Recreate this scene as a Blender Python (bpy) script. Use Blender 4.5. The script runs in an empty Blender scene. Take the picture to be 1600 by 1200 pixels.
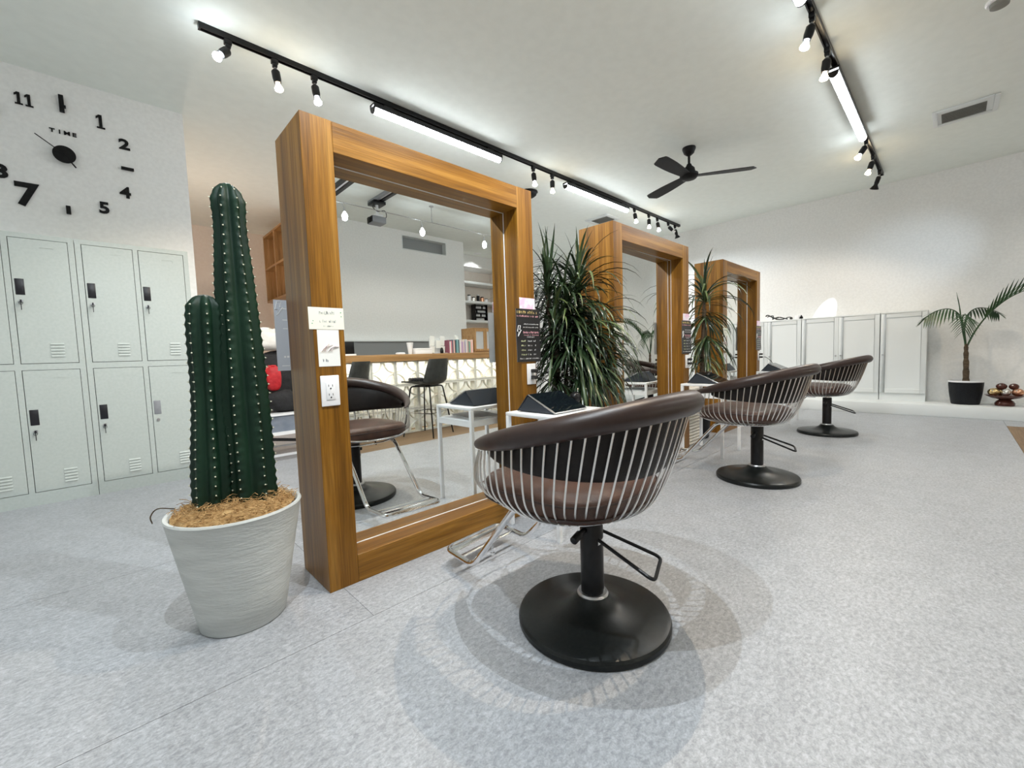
import bpy, bmesh, math, random
from math import sin, cos, pi, radians, sqrt
from mathutils import Vector, Matrix, Euler

random.seed(7)
sc = bpy.context.scene
C = sc.collection

# ------------------------------------------------------------------ camera
cam_d = bpy.data.cameras.new('camera')
cam_d.sensor_width = 36.0
cam_d.lens = 660.39 / 1600 * 36.0
cam_d.clip_start = 0.02
cam = bpy.data.objects.new('camera', cam_d)
C.objects.link(cam)
_r = (0.71951091, -0.69365617, -0.03384026)
_u = (0.07207084, 0.02611534, 0.99705756)
_f = (0.69073138, 0.71983269, -0.06878266)
cam.matrix_world = Matrix(((_r[0], _u[0], -_f[0], 0.0), (_r[1], _u[1], -_f[1], 0.0),
                           (_r[2], _u[2], -_f[2], 0.9), (0, 0, 0, 1)))
sc.camera = cam

# ------------------------------------------------------------------ world, exposure
world = bpy.data.worlds.new('world')
sc.world = world
world.use_nodes = True
world.node_tree.nodes['Background'].inputs[0].default_value = (0.8, 0.85, 0.9, 1)
world.node_tree.nodes['Background'].inputs[1].default_value = 0.2
sc.view_settings.view_transform = 'Standard'
sc.view_settings.look = 'None'
sc.view_settings.gamma = 1.0
sc.view_settings.use_curve_mapping = False
sc.view_settings.exposure = 1.0
try:
    sc.cycles.use_denoising = True
    sc.cycles.sample_clamp_indirect = 6.0
    sc.cycles.max_bounces = 12
    sc.cycles.diffuse_bounces = 8
    sc.cycles.glossy_bounces = 6
except Exception:
    pass

# lamp strengths (the lamps themselves are built with their fittings further down)
BULB_W = 21.0
TUBE_L = 15.5
COOL = (0.86, 0.94, 1.0)
WARM = (1.0, 0.80, 0.58)

# ------------------------------------------------------------------ helpers
def wl(o):
    v = Vector((0, 0, 0))
    while o is not None:
        v += o.location
        o = o.parent
    return v


def tag(o, label=None, cat=None, group=None, kind=None):
    if label: o['label'] = label
    if cat: o['category'] = cat
    if group: o['group'] = group
    if kind: o['kind'] = kind
    return o


def thing(name, loc, label, cat, group=None):
    o = bpy.data.objects.new(name, None)
    o.empty_display_size = 0.1
    C.objects.link(o)
    o.location = loc
    return tag(o, label, cat, group)


def inst(name, me, parent=None, loc=(0, 0, 0), rot=(0, 0, 0), scale=(1, 1, 1)):
    o = bpy.data.objects.new(name, me)
    C.objects.link(o)
    o.parent = parent
    o.location = loc
    o.rotation_euler = rot
    o.scale = scale
    return o


def copy_tree(o, parent=None):
    c = o.copy()
    C.objects.link(c)
    c.parent = parent
    for ch in list(o.children):
        copy_tree(ch, c)
    return c


def fillet(pts, r, n=5, closed=False):
    P = [Vector(p) for p in pts]
    out = []
    N = len(P)
    for i, p in enumerate(P):
        if not closed and (i == 0 or i == N - 1):
            out.append(p)
            continue
        a = P[i - 1]
        b = P[(i + 1) % N]
        da = (a - p)
        db = (b - p)
        rr = min(r, da.length * .48, db.length * .48)
        s = p + da.normalized() * rr
        e = p + db.normalized() * rr
        for k in range(n + 1):
            t = k / n
            out.append(s * (1 - t) ** 2 + p * 2 * t * (1 - t) + e * t * t)
    return out


def crom(pts, n=6):
    P = [Vector(p) for p in pts]
    P = [P[0] * 2 - P[1]] + P + [P[-1] * 2 - P[-2]]
    out = []
    for i in range(1, len(P) - 2):
        for k in range(n):
            t = k / n
            a, b, c, d = P[i - 1], P[i], P[i + 1], P[i + 2]
            out.append(.5 * ((2 * b) + (c - a) * t + (2 * a - 5 * b + 4 * c - d) * t * t + (3 * b - a - 3 * c + d) * t ** 3))
    out.append(P[-2])
    return out


class MB:
    def __init__(s):
        s.v = []
        s.f = []

    def add(s, vs, fs):
        b = len(s.v)
        s.v += [Vector(p) for p in vs]
        s.f += [[b + i for i in f] for f in fs]
        return s

    def box(s, x0, x1, y0, y1, z0, z1):
        return s.add([(x0, y0, z0), (x1, y0, z0), (x1, y1, z0), (x0, y1, z0), (x0, y0, z1), (x1, y0, z1), (x1, y1, z1), (x0, y1, z1)],
                     [(0, 3, 2, 1), (4, 5, 6, 7), (0, 1, 5, 4), (1, 2, 6, 5), (2, 3, 7, 6), (3, 0, 4, 7)])

    def obox(s, c, size, rot=(0, 0, 0)):
        M = Euler(rot).to_matrix()
        a, b, d = size[0] / 2, size[1] / 2, size[2] / 2
        vs = [Vector(c) + M @ Vector((x, y, z)) for z in (-d, d) for (x, y) in ((-a, -b), (a, -b), (a, b), (-a, b))]
        return s.add(vs, [(0, 3, 2, 1), (4, 5, 6, 7), (0, 1, 5, 4), (1, 2, 6, 5), (2, 3, 7, 6), (3, 0, 4, 7)])

    def bar(s, p0, p1, w, h, up=(0, 0, 1)):
        p0 = Vector(p0); p1 = Vector(p1)
        d = (p1 - p0).normalized()
        up = Vector(up)
        if abs(d.dot(up)) > .98: up = Vector((0, 1, 0))
        a = d.cross(up).normalized()
        b = a.cross(d).normalized()
        vs = []
        for p in (p0, p1):
            for (i, j) in ((-1, -1), (1, -1), (1, 1), (-1, 1)):
                vs.append(p + a * (i * w / 2) + b * (j * h / 2))
        return s.add(vs, [(0, 3, 2, 1), (4, 5, 6, 7), (0, 1, 5, 4), (1, 2, 6, 5), (2, 3, 7, 6), (3, 0, 4, 7)])

    def tube(s, pts, r, n=8, closed=False, caps=True, flat=1.0):
        P = [Vector(p) for p in pts]
        N = len(P)
        rr = r if isinstance(r, (list, tuple)) else [r] * N
        T = []
        for i in range(N):
            if closed: t = P[(i + 1) % N] - P[i - 1]
            elif i == 0: t = P[1] - P[0]
            elif i == N - 1: t = P[-1] - P[-2]
            else: t = P[i + 1] - P[i - 1]
            T.append(t.normalized())
        ref = Vector((0, 0, 1)) if abs(T[0].z) < .9 else Vector((1, 0, 0))
        a = T[0].cross(ref).normalized()
        vs = []
        for i in range(N):
            a = (a - T[i] * a.dot(T[i])).normalized()
            b = T[i].cross(a)
            for k in range(n):
                w = 2 * pi * k / n
                vs.append(P[i] + a * (rr[i] * cos(w)) + b * (rr[i] * flat * sin(w)))
        fs = []
        M = N if closed else N - 1
        for i in range(M):
            j = (i + 1) % N
            for k in range(n):
                l = (k + 1) % n
                fs.append((i * n + k, i * n + l, j * n + l, j * n + k))
        if caps and not closed:
            fs.append(tuple(range(n - 1, -1, -1)))
            fs.append(tuple((N - 1) * n + k for k in range(n)))
        return s.add(vs, fs)

    def cyl(s, p0, p1, r0, r1=None, n=16):
        return s.tube([p0, p1], [r0, r0 if r1 is None else r1], n)

    def lathe(s, prof, n=32, c=(0, 0, 0), sx=1.0, sy=1.0):
        vs = []
        fs = []
        c = Vector(c)
        for (r, z) in prof:
            for k in range(n):
                w = 2 * pi * k / n
                vs.append(c + Vector((r * sx * cos(w), r * sy * sin(w), z)))
        for i in range(len(prof) - 1):
            for k in range(n):
                l = (k + 1) % n
                fs.append((i * n + k, i * n + l, (i + 1) * n + l, (i + 1) * n + k))
        if prof[0][0] > 1e-5: fs.append(tuple(range(n - 1, -1, -1)))
        if prof[-1][0] > 1e-5: fs.append(tuple((len(prof) - 1) * n + k for k in range(n)))
        return s.add(vs, fs)

    def ball(s, c, r, nu=12, nv=8):
        if not isinstance(r, (tuple, list)): r = (r, r, r)
        vs = []
        fs = []
        c = Vector(c)
        for j in range(nv + 1):
            ph = pi * j / nv
            for k in range(nu):
                w = 2 * pi * k / nu
                vs.append(c + Vector((r[0] * sin(ph) * cos(w), r[1] * sin(ph) * sin(w), -r[2] * cos(ph))))
        for j in range(nv):
            for k in range(nu):
                l = (k + 1) % nu
                fs.append((j * nu + k, j * nu + l, (j + 1) * nu + l, (j + 1) * nu + k))
        return s.add(vs, fs)

    def grid(s, fn, nu, nv, closeu=False):
        vs = []
        fs = []
        for j in range(nv + 1):
            for i in range(nu if closeu else nu + 1):
                vs.append(fn(i / nu, j / nv))
        w = nu if closeu else nu + 1
        for j in range(nv):
            for i in range(nu):
                k = (i + 1) % w
                fs.append((j * w + i, j * w + k, (j + 1) * w + k, (j + 1) * w + i))
        return s.add(vs, fs)

    def prism(s, poly, fn, d):
        """poly: list of 2d points; fn maps (a,b,depth) to 3d; d: thickness"""
        n = len(poly)
        vs = [fn(a, b, 0) for a, b in poly] + [fn(a, b, d) for a, b in poly]
        fs = [tuple(range(n - 1, -1, -1)), tuple(range(n, 2 * n))]
        for i in range(n):
            j = (i + 1) % n
            fs.append((i, j, n + j, n + i))
        return s.add(vs, fs)

    def mesh(s, name, mat=None, bev=0, seg=2, ang=35, off=(0, 0, 0)):
        me = bpy.data.meshes.new(name)
        off = Vector(off)
        me.from_pydata([tuple(v - off) for v in s.v], [], s.f)
        bm = bmesh.new()
        bm.from_mesh(me)
        bmesh.ops.remove_doubles(bm, verts=bm.verts, dist=1e-6)
        if bev:
            ed = [e for e in bm.edges if len(e.link_faces) == 2 and e.calc_face_angle(0) > radians(40)]
            bmesh.ops.bevel(bm, geom=ed, offset=bev, segments=seg, affect='EDGES', profile=.5, clamp_overlap=True)
        bmesh.ops.recalc_face_normals(bm, faces=bm.faces)
        bm.to_mesh(me)
        bm.free()
        me.shade_smooth()
        me.set_sharp_from_angle(angle=radians(ang))
        if mat is not None: me.materials.append(mat)
        return me

    def build(s, name, mat=None, parent=None, bev=0, seg=2, ang=35):
        me = s.mesh(name, mat, bev, seg, ang, wl(parent) if parent else (0, 0, 0))
        o = bpy.data.objects.new(name, me)
        C.objects.link(o)
        o.parent = parent
        return o


def text_mesh(body, size, depth, mat):
    cu = bpy.data.curves.new('lettering', 'FONT')
    cu.body = body
    cu.size = size
    cu.extrude = depth / 2
    cu.align_x = 'CENTER'
    cu.align_y = 'CENTER'
    cu.offset = size * 0.032
    cu.resolution_u = 3
    ob = bpy.data.objects.new('lettering', cu)
    C.objects.link(ob)
    dg = bpy.context.evaluated_depsgraph_get()
    me = bpy.data.meshes.new_from_object(ob.evaluated_get(dg))
    bpy.data.objects.remove(ob)
    me.materials.clear()
    me.materials.append(mat)
    return me


# ------------------------------------------------------------------ materials
def principled(name, col, rough=.5, metal=0.0, **kw):
    m = bpy.data.materials.new(name)
    m.use_nodes = True
    b = m.node_tree.nodes['Principled BSDF']
    b.inputs['Base Color'].default_value = (*col, 1)
    b.inputs['Roughness'].default_value = rough
    b.inputs['Metallic'].default_value = metal
    for k, v in kw.items():
        b.inputs[k.replace('_', ' ')].default_value = v
    return m


def nodes(m):
    nt = m.node_tree
    return nt, nt.nodes, nt.links, nt.nodes['Principled BSDF']


def noise_mat(name, c1, c2, scale=8, rough=.5, metal=0, detail=6, stretch=(1, 1, 1), bump=0.0, bscale=None, lo=.35, hi=.65, coord='Object', rvar=0.0, **kw):
    m = principled(name, c1, rough, metal, **kw)
    nt, N, L, b = nodes(m)
    tc = N.new('ShaderNodeTexCoord')
    mp = N.new('ShaderNodeMapping')
    mp.inputs['Scale'].default_value = stretch
    L.new(tc.outputs[coord], mp.inputs[0])
    n = N.new('ShaderNodeTexNoise')
    n.inputs['Scale'].default_value = scale
    n.inputs['Detail'].default_value = detail
    L.new(mp.outputs[0], n.inputs['Vector'])
    r = N.new('ShaderNodeValToRGB')
    r.color_ramp.elements[0].position = lo
    r.color_ramp.elements[0].color = (*c1, 1)
    r.color_ramp.elements[1].position = hi
    r.color_ramp.elements[1].color = (*c2, 1)
    L.new(n.outputs['Fac'], r.inputs[0])
    L.new(r.outputs[0], b.inputs['Base Color'])
    if rvar:
        mr = N.new('ShaderNodeMapRange')
        mr.inputs[3].default_value = rough - rvar
        mr.inputs[4].default_value = rough + rvar
        L.new(n.outputs['Fac'], mr.inputs[0])
        L.new(mr.outputs[0], b.inputs['Roughness'])
    if bump:
        bp = N.new('ShaderNodeBump')
        bp.inputs['Strength'].default_value = bump
        bp.inputs['Distance'].default_value = .01
        n2 = N.new('ShaderNodeTexNoise')
        n2.inputs['Scale'].default_value = bscale or scale * 4
        n2.inputs['Detail'].default_value = 4
        L.new(mp.outputs[0], n2.inputs['Vector'])
        L.new(n2.outputs['Fac'], bp.inputs['Height'])
        L.new(bp.outputs[0], b.inputs['Normal'])
    return m


def wood_mat(name, dark, mid, light, axis, rough=.34, scale=1.0):
    m = principled(name, mid, rough, Specular_IOR_Level=.32)
    nt, N, L, b = nodes(m)
    tc = N.new('ShaderNodeTexCoord')
    mp = N.new('ShaderNodeMapping')
    st = [14 * scale] * 3
    st['xyz'.index(axis)] = 0.55 * scale
    mp.inputs['Scale'].default_value = st
    L.new(tc.outputs['Object'], mp.inputs[0])
    n = N.new('ShaderNodeTexNoise')
    n.inputs['Scale'].default_value = 1.6
    n.inputs['Detail'].default_value = 8
    n.inputs['Roughness'].default_value = .62
    n.inputs['Distortion'].default_value = .35
    L.new(mp.outputs[0], n.inputs['Vector'])
    r = N.new('ShaderNodeValToRGB')
    e = r.color_ramp.elements
    e[0].position = .3
    e[0].color = (*dark, 1)
    e[1].position = .72
    e[1].color = (*light, 1)
    x = e.new(.5)
    x.color = (*mid, 1)
    L.new(n.outputs['Fac'], r.inputs[0])
    # fine pores
    mp2 = N.new('ShaderNodeMapping')
    st2 = [220 * scale] * 3
    st2['xyz'.index(axis)] = 5 * scale
    mp2.inputs['Scale'].default_value = st2
    L.new(tc.outputs['Object'], mp2.inputs[0])
    n2 = N.new('ShaderNodeTexNoise')
    n2.inputs['Scale'].default_value = 1
    n2.inputs['Detail'].default_value = 3
    L.new(mp2.outputs[0], n2.inputs['Vector'])
    mr = N.new('ShaderNodeMapRange')
    mr.inputs[1].default_value = .35
    mr.inputs[2].default_value = .6
    mr.inputs[3].default_value = .72
    mr.inputs[4].default_value = 1.05
    L.new(n2.outputs['Fac'], mr.inputs[0])
    mx = N.new('ShaderNodeMix')
    mx.data_type = 'RGBA'
    mx.blend_type = 'MULTIPLY'
    mx.inputs[0].default_value = 1
    L.new(r.outputs[0], mx.inputs[6])
    L.new(mr.outputs[0], mx.inputs[7])
    L.new(mx.outputs[2], b.inputs['Base Color'])
    bp = N.new('ShaderNodeBump')
    bp.inputs['Strength'].default_value = .12
    bp.inputs['Distance'].default_value = .004
    L.new(n2.outputs['Fac'], bp.inputs['Height'])
    L.new(bp.outputs[0], b.inputs['Normal'])
    return m


def emit_mat(name, col, strength):
    m = principled(name, (0.9, 0.9, 0.9), .4)
    b = m.node_tree.nodes['Principled BSDF']
    b.inputs['Emission Color'].default_value = (*col, 1)
    b.inputs['Emission Strength'].default_value = strength
    return m


WALNUT = ((.112, .044, .0035), (.230, .099, .009), (.38, .19, .033))
M = {}
M['wood_z'] = wood_mat('walnut_upright', *WALNUT, 'z')
M['wood_x'] = wood_mat('walnut_rail', *WALNUT, 'x')
M['wood_y'] = wood_mat('walnut_side', *WALNUT, 'y')
M['oak_x'] = wood_mat('oak_counter', (.30, .16, .06), (.42, .24, .10), (.52, .33, .16), 'x')
M['oak_z'] = wood_mat('oak_upright', (.30, .16, .06), (.42, .24, .10), (.52, .33, .16), 'z')
M['oak_y'] = wood_mat('oak_shelf', (.30, .15, .05), (.42, .23, .08), (.52, .31, .13), 'y')
M['plank'] = wood_mat('plank_floor', (.15, .09, .05), (.22, .14, .075), (.30, .20, .11), 'x', rough=.5)
M['wall'] = noise_mat('white_wallpaper', (.80, .805, .80), (.85, .855, .85), 40, .85, bump=.12, bscale=260)
M['wall_warm'] = noise_mat('cream_plaster_warm_tint', (.84, .76, .69), (.87, .80, .735), 30, .85, bump=.08, bscale=200)  # cream, tinted pinker to stand in for the recess's warm light
M['ceil'] = noise_mat('ceiling_paint', (.83, .87, .83), (.86, .90, .86), 12, .9, bump=.05, bscale=220)
M['grey_panel'] = principled('grey_panel', (.27, .28, .285), .5)
M['locker'] = noise_mat('locker_enamel', (.465, .515, .49), (.505, .55, .525), 60, .40, bump=.05, bscale=300)
M['black'] = noise_mat('black_enamel', (.005, .005, .006), (.009, .009, .010), 30, .32, Specular_IOR_Level=.3)
M['black_matt'] = noise_mat('black_matt', (.005, .005, .0055), (.009, .009, .0095), 40, .55, Specular_IOR_Level=.2)
M['base_black'] = noise_mat('black_base_coat', (.005, .007, .007), (.009, .011, .011), 90, .33, bump=.04, bscale=500, Specular_IOR_Level=.3)
M['dark_plastic'] = principled('dark_plastic', (.008, .008, .012), .35)
M['grey_plastic'] = principled('grey_plastic', (.25, .26, .28), .4)
M['chrome'] = principled('chrome', (.82, .82, .83), .12, 1.0)
M['wire'] = principled('steel_wire', (.78, .77, .75), .28, 1.0)
M['steel'] = noise_mat('brushed_steel', (.5, .5, .51), (.62, .62, .63), 60, .35, 1.0)
M['leather'] = noise_mat('brown_leather', (.028, .0145, .0115), (.034, .0185, .015), 60, .38, bump=.05, bscale=420)
M['leather_seat'] = noise_mat('brown_seat_leather', (.040, .016, .010), (.085, .039, .025), 14, .32, bump=.3, bscale=380, rvar=.08)
M['leather_dark'] = noise_mat('dark_back_leather', (.006, .0035, .003), (.011, .007, .006), 30, .42, bump=.2, bscale=400, Specular_IOR_Level=.3)
M['white_metal'] = principled('white_powder_coat', (.82, .83, .84), .35)
M['white_paint'] = principled('white_lacquer', (.74, .77, .77), .4)
M['white_plastic'] = principled('white_plastic', (.84, .845, .86), .35)
M['paper'] = principled('white_paper', (.82, .83, .80), .7)
M['paper_cream'] = principled('cream_card', (.80, .81, .70), .7)
M['paper_pink'] = noise_mat('pink_card', (.85, .55, .75), (.86, .84, .90), 30, .6, lo=.4, hi=.6)
M['ink'] = principled('grey_ink', (.35, .37, .38), .8)
M['ink_green'] = principled('green_ink', (.15, .40, .22), .8)
M['ink_white'] = principled('white_ink', (.85, .86, .86), .6)
M['ink_pink'] = principled('pink_ink', (.85, .45, .50), .6)
M['ink_gold'] = principled('gold_ink', (.80, .62, .25), .5)
M['ink_lime'] = principled('lime_ink', (.72, .78, .45), .6)
M['poster_black'] = principled('black_poster', (.018, .018, .02), .3)
M['poster_back'] = principled('grey_film_poster', (.56, .60, .66), .25)
M['skin_print'] = noise_mat('hand_photo_print', (.82, .72, .72), (.45, .25, .25), 60, .5, lo=.45, hi=.62)
M['vinyl'] = None
M['pot'] = noise_mat('grey_plaster_pot', (.46, .48, .465), (.60, .62, .60), 5, .7, stretch=(1, 1, 5), bump=.25, bscale=30, lo=.3, hi=.75)
M['coir'] = noise_mat('coconut_fibre', (.30, .17, .06), (.55, .36, .16), 60, .9)
M['cactus'] = noise_mat('cactus_skin', (.003, .016, .009), (.007, .028, .014), 18, .5, stretch=(1, 1, .3), bump=.1, bscale=90, Specular_IOR_Level=.25)
M['areole'] = principled('areole_wool', (.66, .66, .52), .8)
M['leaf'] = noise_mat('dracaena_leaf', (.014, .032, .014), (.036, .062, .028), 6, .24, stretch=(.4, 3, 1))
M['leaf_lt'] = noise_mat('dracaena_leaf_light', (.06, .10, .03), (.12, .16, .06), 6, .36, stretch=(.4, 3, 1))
M['palm'] = noise_mat('palm_leaf', (.010, .045, .012), (.03, .085, .022), 6, .38)
M['bark'] = noise_mat('bark', (.05, .035, .022), (.12, .085, .05), 20, .9, stretch=(1, 1, 4), bump=.5, bscale=60)
M['soil'] = noise_mat('potting_soil', (.03, .02, .012), (.10, .07, .04), 50, .95, bump=.6, bscale=90)
M['pot_black'] = noise_mat('black_planter', (.005, .006, .008), (.009, .010, .013), 60, .5, bump=.12, bscale=120, Specular_IOR_Level=.25)
M['screen'] = principled('tablet_glass', (.006, .009, .012), .06)
M['tablet_case'] = principled('navy_tablet_case', (.018, .024, .034), .5)
M['gold'] = principled('gold_glaze', (.75, .56, .28), .18, .9)
M['copper'] = principled('copper_glaze', (.70, .38, .24), .18, .9)
M['silver'] = principled('silver_glaze', (.8, .78, .74), .15, .9)
M['bronze'] = principled('bronze_glaze', (.09, .03, .022), .15, .3)
M['vent_dark'] = principled('vent_grey', (.24, .24, .22), .7)
M['red'] = noise_mat('red_fabric', (.38, .005, .012), (.55, .015, .02), 14, .6, bump=.4, bscale=30)
M['black_fabric'] = noise_mat('black_fabric', (.006, .006, .007), (.014, .014, .016), 20, .8, bump=.4, bscale=60)
M['white_fabric'] = noise_mat('white_fabric', (.72, .70, .66), (.82, .80, .76), 14, .8, bump=.4, bscale=40)
M['bench_grey'] = noise_mat('slate_drawer', (.16, .19, .24), (.22, .25, .30), 10, .4)
M['block'] = noise_mat('cement_breeze_block', (.60, .59, .52), (.72, .71, .64), 30, .85, bump=.3, bscale=120)
M['stool'] = noise_mat('dark_stool_leather', (.016, .017, .015), (.03, .032, .028), 14, .5, bump=.25, bscale=120)
M['wicker'] = noise_mat('cream_wicker', (.66, .62, .55), (.78, .74, .67), 60, .7)
M['mirror'] = principled('mirror_silver', (.90, .925, .91), 0.0, 1.0)
M['glass'] = principled('clear_glass', (1, 1, 1), .02, 0, Transmission_Weight=1.0)
M['acrylic'] = principled('acrylic', (.9, .93, .95), .1, 0, Alpha=.35)
M['cable'] = principled('black_cable', (.012, .012, .012), .5)
M['tube_emit'] = emit_mat('tube_diffuser', (.92, .97, 1.0), TUBE_L)
M['tube_emit_dim'] = emit_mat('tube_diffuser_dimmed', (.92, .97, 1.0), TUBE_L * .55)
M['bulb_cool'] = emit_mat('bulb_cool', COOL, 34)
M['bulb_warm'] = emit_mat('bulb_warm', (1.0, .78, .48), 30)
M['bulb_off'] = principled('bulb_unlit', (.7, .7, .7), .2)


def vinyl():
    m = principled('grey_vinyl_floor', (.5, .5, .5), .42)
    nt, N, L, b = nodes(m)
    tc = N.new('ShaderNodeTexCoord')
    def noise(scale, detail, rough=.6, st=(1, 1, 1), dist=0):
        mp = N.new('ShaderNodeMapping')
        mp.inputs['Scale'].default_value = st
        geo = N.new('ShaderNodeNewGeometry')
        L.new(geo.outputs['Position'], mp.inputs[0])
        n = N.new('ShaderNodeTexNoise')
        n.inputs['Scale'].default_value = scale
        n.inputs['Detail'].default_value = detail
        n.inputs['Roughness'].default_value = rough
        n.inputs['Distortion'].default_value = dist
        L.new(mp.outputs[0], n.inputs['Vector'])
        return n
    a = noise(58, 8, .66, (1, 1.5, 1), .5)
    c = noise(9, 5, .6)
    d = noise(210, 3, .6)
    r = N.new('ShaderNodeValToRGB')
    e = r.color_ramp.elements
    e[0].position = .36
    e[0].color = (.285, .297, .318, 1)
    e[1].position = .66
    e[1].color = (.470, .488, .517, 1)
    L.new(a.outputs['Fac'], r.inputs[0])
    def mul(src, fac, lo, hi, v0, v1):
        mr = N.new('ShaderNodeMapRange')
        mr.inputs[1].default_value = lo
        mr.inputs[2].default_value = hi
        mr.inputs[3].default_value = v0
        mr.inputs[4].default_value = v1
        L.new(fac, mr.inputs[0])
        mx = N.new('ShaderNodeMix')
        mx.data_type = 'RGBA'
        mx.blend_type = 'MULTIPLY'
        mx.inputs[0].default_value = 1
        L.new(src, mx.inputs[6])
        L.new(mr.outputs[0], mx.inputs[7])
        return mx.outputs[2]
    o = mul(r.outputs[0], c.outputs['Fac'], .3, .7, .93, 1.08)
    o = mul(o, d.outputs['Fac'], .3, .7, .84, 1.12)
    L.new(o, b.inputs['Base Color'])
    mr = N.new('ShaderNodeMapRange')
    mr.inputs[3].default_value = .36
    mr.inputs[4].default_value = .52
    L.new(a.outputs['Fac'], mr.inputs[0])
    L.new(mr.outputs[0], b.inputs['Roughness'])
    bp = N.new('ShaderNodeBump')
    bp.inputs['Strength'].default_value = .18
    bp.inputs['Distance'].default_value = .002
    L.new(d.outputs['Fac'], bp.inputs['Height'])
    L.new(bp.outputs[0], b.inputs['Normal'])
    return m


M['vinyl'] = vinyl()

# ------------------------------------------------------------------ the room
ZC = 3.0
XL, XB = -2.6, 7.67           # wall behind the camera's left, end wall
YB = -2.8                     # wall behind the bar
WOOD_Y = -0.41


def struct(name, mb, mat, **kw):
    o = mb.build(name, mat, **kw)
    if o.parent is None: o['kind'] = 'structure'
    return o


floor = struct('floor', MB().box(XL - .1, XB + .1, -4.1, 8.1, -.12, -.004), M['grey_panel'])
# vinyl sheets with fine butt joints
ys = [WOOD_Y, 1.39, 2.475, 4.28, 6.09, 7.9]
for j in range(len(ys) - 1):
    offx = [-9, .62, 3.4, .62, 3.4][j]
    xs = [XL] + ([offx] if offx > XL else []) + [XB]
    for i in range(len(xs) - 1):
        MB().box(xs[i] + .0007, xs[i + 1] - .0007, ys[j] + .0011, ys[j + 1] - .0011, -.004, 0).build('vinyl_tile', M['vinyl'], floor)
MB().box(6.62, XB, -4.0, WOOD_Y - .001, -.004, 0).build('vinyl_tile', M['vinyl'], floor)
# wooden planks in front of the bar
pl_me = {}
pw = .149
rows = int((WOOD_Y + 3.0) / pw) + 1
for j in range(rows):
    y1 = WOOD_Y - .001 - j * pw
    st = XL - (j * .77) % 1.8
    x = st
    while x < 6.61:
        a, b = max(x, XL), min(x + 1.8, 6.615)
        x += 1.8
        if b - a < .05: continue
        key = round(b - a, 3)
        if key not in pl_me:
            pl_me[key] = MB().box(0, b - a - .0015, -pw + .0015, 0, -.004, 0).mesh('plank', M['plank'], bev=.0008, seg=1)
        inst('plank', pl_me[key], floor, (a, y1, 0))

struct('ceiling', MB().box(XL - .1, XB + .1, -4.1, 8.1, ZC, ZC + .1), M['ceil'])
struct('wall_lockers', MB().box(XL, .62, 4.52, 4.64, 0, ZC), M['wall'])
struct('wall_recess', MB().box(.5, .62, 4.64, 7.9, 0, ZC), M['wall_warm'])
struct('wall_rear', MB().box(.5, 2.2, 7.9, 8.0, 0, ZC), M['wall_warm'])
struct('wall_return', MB().box(2.06, 2.16, 6.3, 7.9, 0, ZC), M['wall_warm'])
struct('wall_side', MB().box(2.16, XB, 6.3, 6.4, 0, ZC), M['wall'])
struct('wall_end', MB().box(XB, XB + .1, -4.0, 6.4, 0, ZC), M['wall'])
struct('wall_behind', MB().box(XL - .1, XL, -2.9, 4.64, 0, ZC), M['wall'])
# wall behind the bar with its high slot window
wb = MB()
nx0, nx1, nz0, nz1 = 3.66, 4.54, 2.70, 2.93
wb.box(XL, nx0, YB - .12, YB, 0, ZC).box(nx1, 4.93, YB - .12, YB, 0, ZC).box(nx0, nx1, YB - .12, YB, 0, nz0).box(nx0, nx1, YB - .12, YB, nz1, ZC)
struct('wall_bar', wb, M['wall'])
w1 = struct('window_1', MB().box(nx0, nx1, YB - .115, YB - .10, nz0, nz1), M['grey_panel'])
tr = MB()
tr.box(nx0, nx1, YB - .1, YB + .008, nz0, nz0 + .012).box(nx0, nx1, YB - .1, YB + .008, nz1 - .012, nz1)
tr.box(nx0, nx0 + .012, YB - .1, YB + .008, nz0 + .012, nz1 - .012).box(nx1 - .012, nx1, YB - .1, YB + .008, nz0 + .012, nz1 - .012)
tr.build('window_frame', M['white_paint'], w1)
struct('wall_passage', MB().box(4.83, 4.93, -3.9, YB - .12, 0, ZC), M['wall'])
struct('wall_alcove', MB().box(4.83, XB, -4.0, -3.9, 0, ZC), M['wall_warm'])
plat = struct('floor_platform', MB().box(7.05, XB, -3.9, 6.3, 0, .137), M['white_paint'], bev=.004)

# ------------------------------------------------------------------ mirror stations
FX, FY, FW, FH, FD, FT = .5672, 1.6479, 1.2111, 1.8043, .2919, .1159
YM = 1.758
SP = 2.032


def outlet(parent, x, z, plugs=False):
    o = MB().box(x, x + .07, FY - .006, FY, z, z + .117).build('outlet_plate', M['white_plastic'], parent, bev=.005, seg=3)
    cx, cz = x + .035, z + .0585
    MB().box(cx - .0165, cx + .0165, FY - .0085, FY - .005, cz - .034, cz + .034).build('outlet_insert', M['white_plastic'], o, bev=.001)
    sl = MB()
    for dz in (.017, -.017):
        sl.box(cx - .008, cx - .0062, FY - .0092, FY - .008, cz + dz - .001, cz + dz + .007)
        sl.box(cx + .0062, cx + .008, FY - .0092, FY - .008, cz + dz - .001, cz + dz + .007)
        sl.cyl((cx, FY - .0092, cz + dz - .008), (cx, FY - .008, cz + dz - .008), .0028, n=10)
    sl.build('socket_slots', M['black_matt'], o)
    return o


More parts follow.
